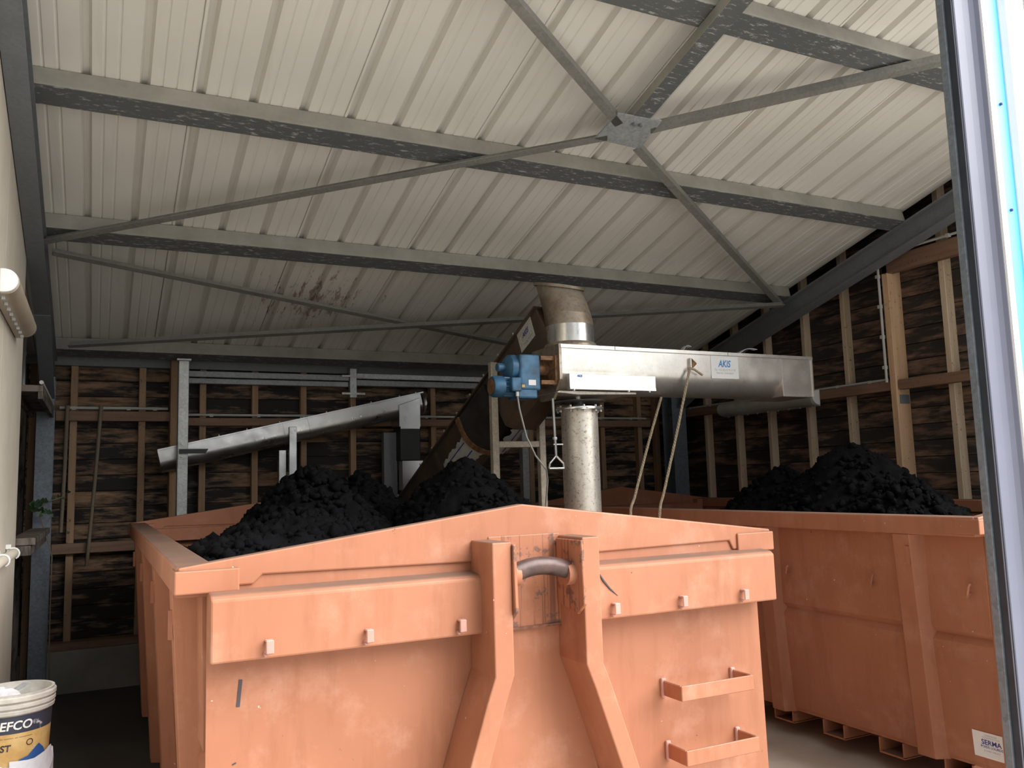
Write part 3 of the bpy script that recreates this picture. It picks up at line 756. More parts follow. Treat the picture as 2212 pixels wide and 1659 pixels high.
# casing: outer U and inner U
inn = [(TYC + (y-TYC)*.975, z + (.006 if z < zc else 0)) for y, z in reversed(pr)]
MB().prism(pr + inn, 'X', TX0+.01, TX1-.34).build('trough', 'trough', tr, smooth=True)
MB().prism([(TY0, TZ1), (TY0, TZ0+.005), (TY1, TZ0+.005), (TY1, TZ1)], 'X', TX1-.34, TX1).build('outlet_box', 'trough', tr, .003, seg=1)
segs = ((TX0-.0, 3.52), (3.525, 4.62), (4.625, TX1+.01))
for a, b in segs:
    MB().prism([(TY0-.012, TZ1-.018), (TY0-.012, TZ1+.008), (TY1+.012, TZ1+.008), (TY1+.012, TZ1-.018), (TY1+.008, TZ1-.018), (TY1+.008, TZ1+.004), (TY0-.008, TZ1+.004), (TY0-.008, TZ1-.018)], 'X', a, b).build('lid', 'trough', tr)
MB().box(TX1-.002, TX1+.006, TY0-.01, TY1+.01, TZ0+.01, TZ1-.018).build('end_flange', 'trough', tr)
ep = [(TY0-.006, TZ1+.01), (TY0-.006, 2.44), (TYC-.10, 2.30), (TYC+.10, 2.30), (TY1+.006, 2.44), (TY1+.006, TZ1+.01)]
MB().prism(ep, 'X', TX0-.012, TX0+.01).build('end_plate', 'elbow', tr)
gd = [(TY0-.058, 2.475), (TY0-.058, 2.385), (TY0-.062, 2.372), (TY0-.062, 2.362), (TY0-.02, 2.362), (TY0-.02, 2.475)]
guard = MB().prism(gd, 'X', 3.085, 3.85).build('belt_guard', 'trough', tr)
for x in (3.12, 3.60, 3.79): MB().tube([(x, TY0-.055, 2.362), (x, TY0-.055, 2.350)], .010, 6).build('bolt', 'galv', guard)
MB().prism([(3.04, 2.356), (3.72, 2.356), (3.72, 2.343), (3.2, 2.332), (3.02, 2.345)], 'Y', TY0+.02, TY1-.02).build('slew_plate', 'pipe', tr)
# lug with rope knot
lx = at(1490, 790, Y=TY0).x
MB().prism([(lx-.004, 2.64), (lx+.045, 2.60), (lx+.045, 2.59), (lx-.004, 2.55)], 'Y', TY0-.03, TY0-.022).build('rope_lug', 'rusty', tr)
MB().box(lx-.012, lx, TY0-.030, TY0, 2.55, 2.64).build('rope_lug', 'trough', tr)
def card(p0, p1, y, parent, mat, name, d=.002):
    return MB().box(p0[0], p1[0], y-d, y, p1[1], p0[1]).build(name, mat, parent)
sa, sb = at(1534, 768, Y=TY0), at(1596, 819, Y=TY0)
cardo = card((sa.x, sa.z), (sb.x, sb.z), TY0-.001, tr, 'sticker', 'sticker'); mx = (sa.x+sb.x)/2
lettering('AKIS', .078, (mx-.005, TY0-.0036, at(1565, 793, Y=TY0).z), (1, 0, 0), (0, 0, 1), 'blue_text', cardo, .22, .002, sx=.78)
lettering('Tél : +33 (0)2 47 74 17 00', .024, (mx, TY0-.0036, at(1565, 801.5, Y=TY0).z), (1, 0, 0), (0, 0, 1), 'grey_text', cardo, 0, 0, sx=.85)
lettering('Internet : www.akis.fr', .024, (mx, TY0-.0036, at(1565, 808, Y=TY0).z), (1, 0, 0), (0, 0, 1), 'grey_text', cardo, 0, 0, sx=.85)
lettering('AKIS', .026, (3.17, TY0-.0605, 2.452), (1, 0, 0), (0, 0, 1), 'blue_text', guard, .22, .0008, sx=.85)
# plastic scraps caught on the lids
for k, (a, b) in enumerate((((1590, 760), (1632, 756)), ((1470, 748), (1490, 750)))):
    p, q_ = at(*a, Y=5.45), at(*b, Y=5.45); p.z = TZ1+.006
    mb = MB(); n_ = 7; L = [p + (q_-p)*(i/(n_-1)) + Vector((0, 0, .030*math.sin(math.pi*i/(n_-1)))) for i in range(n_)]
    for v in L: v.z = max(v.z, TZ1+.012)
    for i in range(n_-1): mb.bar(L[i], L[i+1], .045, .003)
    o = mb.build('plastic_scrap', 'sack'); tag(o, ['curled strip of white plastic lying on the conveyor lid', 'small scrap of white plastic lying mid-way on the conveyor lid'][k], 'scrap')

# gear motor
gy = 5.50
gm = thing('gear_motor', (2.7, gy, 2.30), 'blue gear motor hanging at the end of the stainless trough', 'motor')
MB().box(2.735, 2.905, gy-.09, gy+.13, 2.36, 2.625).build('gearbox', 'motor_blue', gm, .018, seg=3)
MB().box(2.715, 2.88, gy-.08, gy+.10, 2.30, 2.40).build('gearbox_foot', 'motor_blue', gm, .014)
MB().lathe([(.0, 2.60), (.028, 2.60), (.032, 2.605), (.032, 2.655), (.07, 2.665), (.095, 2.69), (.098, 2.735)], (0, gy+.02, 2.535), 24, 'X').build('shaft_cover', 'motor_blue', gm, smooth=True)
az = 2.39
MB().lathe([(.0, 2.545), (.058, 2.544), (.062, 2.540), (.072, 2.542), (.080, 2.562), (.080, 2.625), (.076, 2.629)], (0, gy, az), 28, 'X').build('fan_cowl', 'motor_blue', gm, smooth=True)
MB().lathe([(.0, 2.5385), (.058, 2.5385), (.058, 2.543)], (0, gy, az), 28, 'X').build('fan_grille', 'rusty', gm)
bodyp = []
for k in range(56):
    a = 2*math.pi*k/56; r = .074 if k % 4 < 2 else .062; bodyp.append((gy + r*math.cos(a), az + r*math.sin(a)))
MB().prism(bodyp, 'X', 2.624, 2.735).build('finned_housing', 'motor_blue', gm)
MB().box(2.655, 2.735, gy-.115, gy-.05, az-.045, az+.058).build('terminal_box', 'motor_blue', gm, .010)
MB().tube([(2.706, gy-.09, az-.044), (2.706, gy-.09, az-.078)], .012, 8).build('cable_gland', 'white', gm)
MB().lathe([(.085, 2.722), (.085, 2.745)], (0, gy, az), 24, 'X').build('motor_flange', 'motor_dark', gm)
MB().box(2.800, 2.860, gy-.0935, gy-.0895, 2.395, 2.435).build('rating_plate', 'sticker', gm)
MB().box(2.745, 2.768, gy-.0935, gy-.0795, 2.378, 2.398).build('warning_label', 'yellow', gm)
MB().tube([(2.905, gy+.02, 2.535), (3.04, gy+.03, 2.535)], .05, 14).build('drive_shaft', 'rusty', gm)
for zz in (2.60, 2.42): MB().box(2.905, 3.035, gy-.10, gy-.06, zz-.015, zz+.015).build('bearing_strut', 'rusty', gm)
MB().prism([(gy-.12, 2.62), (gy-.12, 2.44), (gy-.08, 2.40), (gy+.14, 2.40), (gy+.14, 2.62)], 'X', 3.012, 3.033).build('bearing_plate', 'rusty', gm)
cab = [(2.706, gy-.09, 2.32), (2.72, gy-.09, 2.22), (2.77, gy-.09, 2.02), (2.84, gy-.09, 1.88), (2.93, gy-.08, 1.78), (2.98, gy, 1.70), (3.0, gy+.15, 1.2), (3.0, gy+.3, .01)]
o = MB().tube(cab, .007, 6).build('motor_cable', 'cable', None, smooth=True); tag(o, 'thin grey cable hanging down from the blue motor', 'cable')

# pivot column
PX, PY = 3.315, TYC
pv = thing('pivot_column', (PX, PY, 0), 'stainless pipe column carrying the slewing trough', 'column')
MB().lathe([(.142, .02), (.142, 2.235)], (PX, PY, 0), 40).build('pipe', 'pipe', pv, smooth=True)
MB().box(PX-.22, PX+.22, PY-.22, PY+.22, 0, .02).build('base_plate', 'galv', pv)
MB().lathe([(.142, 2.226), (.185, 2.226), (.187, 2.232), (.187, 2.242), (.185, 2.248), (.0, 2.248)], (PX, PY, 0), 40).build('flange', 'clean_ring', pv, smooth=True)
for k in range(10):
    a = 2*math.pi*k/10; MB().tube([(PX+.165*math.cos(a), PY+.165*math.sin(a), 2.213), (PX+.165*math.cos(a), PY+.165*math.sin(a), 2.262)], .010, 6).build('bolt', 'galv', pv)
for k in range(4): MB().lathe([(.045, 2.248+.013*k), (.055, 2.254+.013*k), (.045, 2.260+.013*k)], (PX-.01, PY, 0), 20).build('bellows_ring', 'stainless', pv, smooth=True)
MB().tube([(PX-.01, PY, 2.25), (PX-.01, PY, 2.335)], .026, 14).build('pivot_shaft', 'pipe', pv, smooth=True)
MB().lathe([(.0, 2.297), (.20, 2.291), (.208, 2.294), (.20, 2.299), (.0, 2.303)], (PX+.005, PY, 0), 40).build('cover_disc', 'stainless', pv, smooth=True)

# pull handle beside the column
hx, hy = at(1197, 950, Y=5.40).x, 5.40
hd = thing('pull_handle', (hx+.01, hy, 1.77), 'stainless pull rod with triangular grip beside the pipe column', 'handle')
ztop, zk, zg = 2.30, at(1200, 985, Y=5.4).z, at(1200, 1012, Y=5.4).z
MB().tube([(hx, hy, ztop), (hx+.004, hy, 2.13), (hx+.012, hy, zk)], .011, 8).build('rod', 'stainless', hd, smooth=True)
gx = hx+.012
grip = [(gx, hy, zk), (gx-.055, hy, zk-.055), (gx-.060, hy, zg), (gx+.062, hy, zg), (gx+.058, hy, zk-.055), (gx, hy, zk)]
mb = MB()
for a, b in zip(grip, grip[1:]): mb.tube([a, b], .009, 8)
mb.build('grip', 'stainless', hd, smooth=True)
MB().tube([(gx-.02, hy, zk+.085), (gx+.06, hy, zk+.085)], .007, 6).build('cross_pin', 'stainless', hd)
MB().lathe([(.016, 1.995), (.018, 2.005), (.016, 2.015)], (hx+.006, hy, 0), 12).build('rod_collar', 'galv', hd)

# ropes
def rope(pts, label):
    n_ = 60; P = [Vector(p) for p in pts]; path = []
    for i in range(n_+1):
        u = i/n_*(len(P)-1); k = min(int(u), len(P)-2); f_ = u-k
        p0, p1, p2, p3 = P[max(k-1, 0)], P[k], P[k+1], P[min(k+2, len(P)-1)]
        path.append(.5*((2*p1) + (p2-p0)*f_ + (2*p0-5*p1+4*p2-p3)*f_**2 + (3*p1-p0-3*p2+p3)*f_**3))
    t = thing('rope', tuple(path[-1]), label, 'rope', 'ropes hanging from the trough')
    for s_ in range(3):           # three twisted strands
        st_ = []
        for i in range(n_*5+1):
            u = i/5; k = min(int(u), n_-1); p = path[k].lerp(path[k+1], u-k); a = i*.75 + s_*2.094
            st_.append(p + Vector((math.cos(a), math.sin(a), 0))*.0055)
        MB().tube(st_, .0065, 5).build('strand', 'rope', t, smooth=True)
    return t
r1 = [at(1490, 795, Y=5.325), at(1462, 935, Y=5.31), at(1435, 1060, Y=5.30), at(1425, 1110, Y=5.29), Vector((3.76, 5.27, .9)), Vector((3.72, 5.25, .015))]
r2 = [Vector((at(1428, 850, Y=5.50).x, 5.50, 2.338)), at(1400, 960, Y=5.46), at(1372, 1070, Y=5.42), at(1362, 1115, Y=5.40), Vector((3.60, 5.38, .9)), Vector((3.55, 5.35, .015))]
rope(r1, 'twisted hemp rope knotted to the lug on the trough side'); rope(r2, 'twisted hemp rope hanging from under the trough')
MB().tube([at(1490, 795, Y=5.325), at(1500, 798, Y=5.315), at(1517, 810, Y=5.32)], .010, 6).build('knot_tail', 'rope', bpy.data.objects['rope'], smooth=True)

# ================================================================== INCLINED SCREW with chute
A0, A1 = Vector((2.84, 7.95, 1.36)), Vector((3.27, 5.62, 2.93))
ax = (A1-A0).normalized(); L_ = (A1-A0).length
side = ax.cross(Vector((0, 0, 1))).normalized(); upv = side.cross(ax); side = -side          # -side now faces the camera's side of the screw
inc = thing('inclined_screw_conveyor', tuple(A0), 'dark dirty inclined screw conveyor with torn white insulation', 'conveyor')
def upro(r, top, ext=1.):
    p = [(-r, top)]
    for k in range(13):
        a = math.pi*k/12; p.append((-r*math.cos(a), -r*math.sin(a)*ext))
    return p + [(r, top)]
def seg_u(r, top, a, b, name, mat, ext=1., parent=inc):
    return MB().sweep(upro(r, top, ext), A0+ax*a, A0+ax*b, Vector((0, 0, 1))).build(name, mat, parent, smooth=True)
seg_u(.172, .19, -.05, L_-.20, 'casing', 'auger_dark')
seg_u(.205, .15, 1.40, 1.88, 'jacket', 'jacket')
seg_u(.220, .16, 1.37, 1.42, 'collar', 'rusty'); seg_u(.200, .15, .86, .90, 'collar', 'auger_dark')
MB().sweep([(-.205, .19), (.205, .19), (.205, .204), (-.205, .204)], A0-ax*.05, A0+ax*(L_-.06)).build('cover', 'auger_dark', inc)
for k in range(10):
    p = A0 + ax*(.1+k*.26) - side*.195 + upv*.205; MB().tube([p, p+upv*.022], .009, 6).build('bolt', 'galv', inc)
# end box at the head
e0 = A0 + ax*(L_-.95)
MB().sweep([(-.178, .19), (.178, .19), (.178, -.30), (.10, -.34), (-.10, -.34), (-.178, -.30)], e0, e0+ax*.87).build('head_box', 'auger_dark', inc, .006)
# torn facing sheets wrapped round the casing, with ragged edges and blue lines
def torn(a, b, t0, t1, r, seed, stripes=()):
    rng = random.Random(seed); nu, nv = 16, 14; mb = MB(); V = []
    for i in range(nu+1):
        row = []
        for j in range(nv+1):
            th0 = t0 + rng.uniform(-.10, .10)*(1 if j in (0, nv) else 0); u = i/nu; w_ = j/nv
            aa = a + (b-a)*u + (rng.uniform(-.028, .028) if i in (0, nu) else 0)
            th = t0 + (t1-t0)*w_ + (rng.uniform(-.09, .09) if j in (0, nv) else 0)
            row.append(A0 + ax*aa - side*(r*math.cos(th)) - upv*(r*math.sin(th)))
        V.append(row)
    flat = [v for row in V for v in row]; n1 = nv+1
    mb.poly(flat, [(i*n1+j, (i+1)*n1+j, (i+1)*n1+j+1, i*n1+j+1) for i in range(nu) for j in range(nv)])
    o = mb.build('torn_facing', 'torn', inc, smooth=True)
    for th in stripes:
        m2 = MB(); st_ = []
        for i in range(13):
            aa = a+.03 + (b-a-.06)*i/12
            for d in (-.028, .028): st_.append(A0 + ax*aa - side*((r+.002)*math.cos(th+d)) - upv*((r+.002)*math.sin(th+d)))
        m2.poly(st_, [(2*i, 2*i+1, 2*i+3, 2*i+2) for i in range(12)]); m2.build('printed_line', 'blue_stripe', o)
    return o
torn(.93, 1.36, .02, 1.30, .190, 2, (.28, .80)); torn(.60, .84, .30, 1.25, .186, 4, (.95,))
torn(1.45, 1.95, 1.45, 2.3, .27, 6, (1.75,))
# sticker on the casing side
SO = .1795
def oncas(a, h, d=0.): return A0 + ax*a - side*(SO+d) + upv*h
def casing_uv(px, py):
    """where a sight line meets the side of the casing: distance along the screw, height above its axis"""
    d = AR*((px-1106)/F_PX) + AD*((py-829.5)/F_PX) + AF; o = Vector((0, 0, EYE)); p0_ = A0 - side*SO
    q_ = o + d*((p0_-o).dot(side)/d.dot(side)) - A0; return q_.dot(ax), q_.dot(upv)
sc = [oncas(*casing_uv(*p)) for p in ((1116.3, 721), (1144.8, 682), (1156.4, 724.4), (1127.5, 762.7))]
sti = MB().poly(sc + [v - side*.003 for v in sc], [(0, 1, 2, 3), (7, 6, 5, 4), (0, 4, 5, 1), (1, 5, 6, 2), (2, 6, 7, 3), (3, 7, 4, 0)]).build('sticker', 'sticker_dirty', inc)
ua, uh = casing_uv(1136, 722); th_ = (sc[1]-sc[0]).normalized(); tv_ = (sc[0]-sc[3]).normalized(); wl_ = (sc[1]-sc[0]).length
lettering('AKIS', wl_*.26, oncas(ua, uh-.004, .0040), th_, tv_, 'navy_text', sti, .22, .002, sx=.8)
lettering('Tél : +33 (0)2 47 74 17 00', wl_*.075, oncas(ua+.004, uh-.035, .0040), th_, tv_, 'grey_text', sti, sx=.85)
lettering('Internet : www.akis.fr', wl_*.08, oncas(ua+.008, uh-.060, .0040), th_, tv_, 'black_text', sti, sx=.85)
# elbow chute
ec = Vector((PX-.045, PY+.02, 0)); ebx = thing('elbow_chute', (ec.x, ec.y, TZ1), 'brown stained stainless elbow chute dropping into the trough', 'chute')
MB().lathe([(.205, TZ1+.008), (.208, TZ1+.02), (.200, TZ1+.045), (.186, TZ1+.055)], tuple(ec), 36).build('skirt', 'elbow', ebx, smooth=True)
MB().lathe([(.187, TZ1+.01), (.187, TZ1+.19)], tuple(ec), 36).build('lower_ring', 'clean_ring', ebx, smooth=True)
def obl(z0c, z1c, r0, r1, name, mat):
    mb = MB(); n_ = 36; v = []
    for c, r, tl in ((z0c[0], r0, z0c[1]), (z1c[0], r1, z1c[1])):
        for k in range(n_):
            a = 2*math.pi*k/n_; dx, dy = r*math.cos(a), r*math.sin(a); v.append((c.x+dx, c.y+dy, c.z + tl[0]*dx + tl[1]*dy))
    mb.poly(v, [(k, (k+1) % n_, n_+(k+1) % n_, n_+k) for k in range(n_)] + [tuple(range(n_, 2*n_))]); return mb.build(name, mat, ebx, smooth=True)
c0 = ec + Vector((0, 0, TZ1+.19)); c1_ = ec + Vector((-.006, .02, TZ1+.30)); c2_ = ec + Vector((-.022, .105, TZ1+.52))
obl((c0, (0, 0)), (c1_, (-.03, .12)), .187, .187, 'middle_ring', 'elbow')
obl((c1_, (-.03, .12)), (c2_, (-.06, .22)), .186, .184, 'upper_ring', 'elbow')
obl((c2_ + Vector((0, 0, -.002)), (-.06, .22)), (c2_ + Vector((-.001, .004, .022)), (-.06, .22)), .200, .200, 'lid', 'elbow')

# support frame
fr = thing('support_frame', (3.15, 6.3, 0), 'weathered steel support frame with one crossbar under the inclined screw', 'frame')
fx0, fx1 = at(1067, 900, Y=6.3).x, at(1169, 950, Y=6.3).x
MB().box(fx0-.03, fx0+.03, 6.27, 6.33, 0, at(1067, 782, Y=6.27).z).build('upright', 'galv_warm', fr, .006)
MB().box(fx1-.03, fx1+.03, 6.27, 6.33, 0, 2.40).build('upright', 'galv_warm', fr, .006)
zb_ = at(1110, 960, Y=6.3).z
MB().box(fx0+.03, fx1-.03, 6.275, 6.325, zb_-.026, zb_+.026).build('crossbar', 'galv_warm', fr, .005)
MB().prism([(fx0+.03, 2.70), (fx0+.12, 2.66), (fx0+.12, 2.55), (fx0+.03, 2.45)], 'Y', 6.285, 6.30).build('bracket', 'rusty', fr)
for zz in (2.66, 2.56): MB().tube([(fx0+.08, 6.28, zz), (fx0+.19, 6.28, zz+.004)], .006, 6).build('bolt', 'galv', fr)

# ================================================================== STAINLESS SCREW along the back wall
sy_ = 8.335
b0, b1 = at(380, 990, Y=sy_), at(905, 872, Y=sy_)
b0 = b0 - (b1-b0)*.06
ss = thing('stainless_screw_conveyor', tuple(b0), 'clean stainless screw conveyor sloping up along the back wall', 'conveyor')
d_ = (b1-b0).normalized(); Ls = (b1-b0).length
def useg(r, top, a, b, name, mat, parent=ss):
    return MB().sweep(upro(r, top), b0+d_*a, b0+d_*b).build(name, mat, parent, smooth=True)
useg(.105, .10, 0, Ls, 'casing', 'stainless')
MB().sweep([(-.125, .10), (.125, .10), (.125, .112), (-.125, .112)], b0, b0+d_*(Ls+.03)).build('lid', 'stainless', ss)
useg(.110, .10, Ls*.44, Ls*.455, 'joint_band', 'stainless'); useg(.110, .10, Ls*.535, Ls*.545, 'joint_band', 'stainless')
for u in (.08, .2, .3, .42, .5, .6, .7, .78, .9, .97):
    p = b0 + d_*(Ls*u) + Vector((0, -.112, .115)); MB().tube([p, p+Vector((0, 0, .014))], .007, 6).build('bolt', 'galv', ss)
for u, h in ((.335, 0), (.37, 0), (.705, 0), (.74, 0), (.955, .01)):
    p = b0 + d_*(Ls*u) + Vector((0, -.107, h)); MB().lathe([(.013, p.y), (.013, p.y-.008), (0, p.y-.009)], (p.x, 0, p.z), 8, 'Y').build('bolt', 'stainless', ss)
xo0, xo1 = at(862, 900, Y=sy_-.12).x, at(908, 900, Y=sy_-.12).x; zo0 = at(885, 922, Y=sy_-.12).z
MB().prism([(xo0, zo0), (xo1, zo0), (xo1, b1.z+.05), (xo0, b1.z-.03)], 'Y', sy_-.125, sy_+.125).build('outlet_box', 'stainless', ss, .003, seg=1)
MB().box(xo0+.012, xo1-.012, sy_-.132, sy_-.12, zo0-.02, zo0+.012).build('outlet_flange', 'stainless', ss)
zo1 = at(885, 995, Y=sy_-.12).z
MB().box(xo0+.012, xo1, sy_-.115, sy_+.115, zo1, zo0-.002).build('rubber_chute', 'black', ss, .01)
MB().box(xo0+.03, xo1+.02, sy_-.12, sy_+.12, zo1-.30, zo1-.002).build('receiving_box', 'stainless', ss)
MB().box(xo0-.12, xo0+.02, sy_+.02, sy_+.10, .0, zo0-.05).build('support_leg', 'dark_steel', ss)
MB().lathe([(.10, b1.x+.02), (.11, b1.x+.03), (.11, b1.x+.05), (.0, b1.x+.055)], (0, sy_, b1.z), 24, 'X').build('end_flange', 'stainless', ss, smooth=True)
xl0, xl1 = at(606, 1000, Y=sy_-.13).x, at(641, 1000, Y=sy_-.13).x; xm = (xl0+xl1)/2+.005
zt_ = at(630, 922, Y=sy_-.13).z
MB().box(xm, xl1, sy_-.135, sy_-.112, .0, zt_).build('support_leg', 'stainless', ss, .003, seg=1)
MB().box(xl0, xm-.012, sy_-.05, sy_+.03, .0, zt_-.22).build('support_leg', 'stainless', ss, .003, seg=1)
MB().lathe([(.026, sy_-.136), (.026, sy_-.142), (.013, sy_-.143), (.013, sy_-.152), (0, sy_-.153)], ((xm+xl1)/2, 0, zt_-.04), 14, 'Y').build('bolt', 'stainless', ss)

# ================================================================== LAMPS, CONDUITS, SMALL THINGS
def batten(name, p0, p1, r, label, mat, wall_dir):
    """closed tubular lamp: rounded cover on a flat tray"""
    t = thing(name, tuple((p0+p1)/2), label, 'lamp', 'wall batten lamps'); d = (p1-p0).normalized(); n_ = 12
    prof = [(-r, -.02)] + [(-r*math.cos(math.pi*k/n_), .0 + r*1.0*math.sin(math.pi*k/n_)) for k in range(n_+1)] + [(r, -.02)]
    MB().sweep(prof, p0, p1, wall_dir).build('cover', mat, t, smooth=True)
    MB().sweep([(-r*1.08, -.05), (r*1.08, -.05), (r*1.08, -.018), (-r*1.08, -.018)], p0-d*.01, p1+d*.01, wall_dir).build('tray', mat, t, .005)
    prof2 = [(-r*.95, -.02)] + [(-r*.95*math.cos(math.pi*k/n_), r*.95*math.sin(math.pi*k/n_)) for k in range(n_+1)] + [(r*.95, -.02)]
    MB().sweep(prof2, p0-d*.035, p0, wall_dir).build('end_cap', 'white', t, .006)
    MB().sweep(prof2, p1, p1+d*.02, wall_dir).build('end_cap', mat, t, .012, True)
    for k in range(9):
        p = p0 + (p1-p0)*(k+.5)/9
        s_ = d.cross(Vector(wall_dir)).normalized()
        q_ = p + s_*(r*1.06)*(1 if s_.z < 0 else -1) - Vector(wall_dir)*.01
        MB().box(q_.x-.008, q_.x+.008, q_.y-.01, q_.y+.01, q_.z-.010, q_.z+.006).build('clip', 'galv', t)
    return t
lz = at(1650, 872, X=6.28).z
batten('batten_lamp', Vector((6.342, at(1752, 860, X=6.28).y, lz)), Vector((6.342, at(1552, 886, X=6.28).y, lz)), .078, 'long grey batten lamp on the dark plank wall below the trough', 'fixture', (-1, 0, 0))
p0 = at(10, 610, X=-.41); p1 = at(54, 706, X=-.41)
batten('batten_lamp', Vector((-.408, p0.y, (p0.z+p1.z)/2)), Vector((-.408, p1.y, (p0.z+p1.z)/2)), .058, 'dusty tan batten lamp on the pale concrete wall', 'fixture_tan', (1, 0, 0))

def conduit(pts, label, r=.012, clips=6, dirn=(0, 1, 0), mat='conduit'):
    t = thing('conduit', tuple(pts[0]), label, 'conduit', 'white cable conduits')
    MB().tube(pts, r, 8).build('pipe', mat, t, smooth=True)
    P = [Vector(p) for p in pts]; tot = sum((b-a).length for a, b in zip(P, P[1:]))
    for k in range(clips):
        s_ = tot*(k+.5)/clips
        for a, b in zip(P, P[1:]):
            l = (b-a).length
            if s_ <= l: p = a.lerp(b, s_/l); break
            s_ -= l
        c = p + Vector(dirn)*r*.6
        MB().box(c.x-.016, c.x+.016, c.y-.016, c.y+.016, c.z-.018, c.z+.012).build('clip', mat, t)
    return t
conduit([(-.33, 8.50, zr+.075), (.57, 8.50, zr+.075)], 'white conduit lying on the rail left of the galvanised post', .013, 4)
conduit([(.74, 8.50, zr+.02), (6.0, 8.50, zr+.02)], 'long white conduit on the rail behind the stainless screw', .012, 12)
cy = ybig+.03
conduit([(XR-.13, 8.35, zr2+.05), (XR-.13, cy+.02, zr2+.05)], 'white conduit on the rail of the dark plank wall', .012, 8)
conduit([(XR-.185, cy-.01, zr2+.02), (XR-.185, cy-.01, zu+.01)], 'white conduit running up the big timber post', .012, 4)
conduit([(XR-.185, cy, zu+.055), (XR-.185, 2.8, zu+.055)], 'white conduit on top of the high timber rail', .012, 5)
xv = -.575
conduit([(xv, 7.9, 2.46), (xv, 7.9, 3.0)], 'short white upright conduit beside the concrete wall', .014, 2)

# rails with cut ends on the concrete wall
t = thing('timber_ledger', (-.44, 7.5, 2.36), 'brown timber ledger with cut end below the tan lamp', 'timber')
MB().box(-.53, -.355, 6.5, 8.08, 2.40, 2.445).build('board', 'grey_wood', t, .004)
MB().box(-.385, -.355, 6.5, 8.08, 2.35, 2.40).build('edge_board', 'grey_wood', t, .003)
MB().box(-.53, -.50, 6.5, 8.08, 2.35, 2.40).build('edge_board', 'grey_wood', t, .003)
MB().tube([(-.365, 6.48, 2.462), (-.365, 8.08, 2.462)], .014, 8).build('conduit_pipe', 'conduit', t)
t = thing('timber_ledger', (-.44, 7.2, 1.30), 'grey timber ledger of stacked boards low on the concrete wall', 'timber')
MB().box(-.50, -.355, 6.27, 8.08, 1.385, 1.43).build('board', 'grey_wood', t, .004)
MB().box(-.53, -.38, 6.25, 8.08, 1.32, 1.382).build('board', 'grey_wood', t, .004)
# lagged pipe with two white clamps
pz = at(16, 1206, X=-.42); pp = thing('wall_pipe', (-.42, pz.y, pz.z), 'beige pipe held by two white clamps on the concrete wall', 'pipe')
MB().tube([(-.425, 3.6, pz.z), (-.425, 5.6, pz.z)], .026, 12).build('pipe', 'concrete_wall', pp, smooth=True)
for px in (8, 30):
    y = at(px, 1206, X=-.42).y
    mb = MB(); ringp = [(-.425+.031*math.cos(a), y, pz.z+.031*math.sin(a)) for a in [math.pi*(k/10*1.3-.35) for k in range(11)]]
    mb.tube(ringp, .005, 6); mb.box(-.461, -.435, y-.015, y+.015, pz.z+.028, pz.z+.052); mb.build('clamp', 'white', pp)

# sticks leaning on the back wall
def pole(a, b, r, label):
    o = MB().tube([a, a.lerp(b, .5)+Vector((.004, 0, 0)), b], [r*1.05, r, r*.95], 10).build('pole', 'stick', None, smooth=True); return tag(o, label, 'pole', 'poles leaning on the back wall')
pole(at(146, 876, Y=8.452), at(131, 1150, Y=8.44), .017, 'shorter wooden pole leaning on the back wall near the corner')
pole(at(219, 876, Y=8.452), at(187, 1222, Y=8.44), .016, 'long dark wooden pole leaning on the rail of the back wall')

# ivy
iv = thing('ivy', (-.33, 8.0, 0), 'small green ivy growing in front of the blue-grey column', 'plant')
stem = [Vector((-.32, 8.02, .0)), Vector((-.33, 8.0, .6)), Vector((-.33, 7.98, 1.2)), at(85, 1110, Y=7.98), at(100, 1085, Y=8.0), at(140, 1072, Y=8.2)]
MB().tube(stem, .005, 5).build('stem', 'stick', iv, smooth=True)
lv = None; rng = random.Random(5)
def leaf_mesh(c, s_, rot):
    o5 = [(0, -.5), (.35, -.45), (.55, -.05), (.30, .10), (.12, .55), (0, .6), (-.12, .55), (-.30, .10), (-.55, -.05), (-.35, -.45)]
    mb = MB(); e = rot
    ring = [c + e @ Vector((x*s_, y*s_, .06*s_*(abs(x)*2))) for x, y in o5]; ctr = c + e @ Vector((0, 0, 0))
    mb.poly([ctr] + ring, [(0, i+1, (i+1) % 10+1) for i in range(10)]); return mb
from mathutils import Euler
spots = [(78, 1085), (72, 1094), (84, 1090), (90, 1082), (80, 1102), (96, 1080), (92, 1100), (100, 1106), (88, 1110), (76, 1100), (106, 1105), (118, 1078), (125, 1070), (136, 1074), (147, 1064), (112, 1112), (118, 1126), (146, 1148), (70, 1088)]
for k, (x, y) in enumerate(spots):
    c = at(x+rng.uniform(-2, 2), y+rng.uniform(-2, 2), Y=7.95 if x < 108 else 8.25)
    leaf_mesh(c, rng.uniform(.04, .065) if x < 108 else .03, Euler((math.pi/2+rng.uniform(-.6, .6), rng.uniform(-.5, .5), rng.uniform(-.8, .8))).to_matrix()).build('leaf', 'leaf', iv)

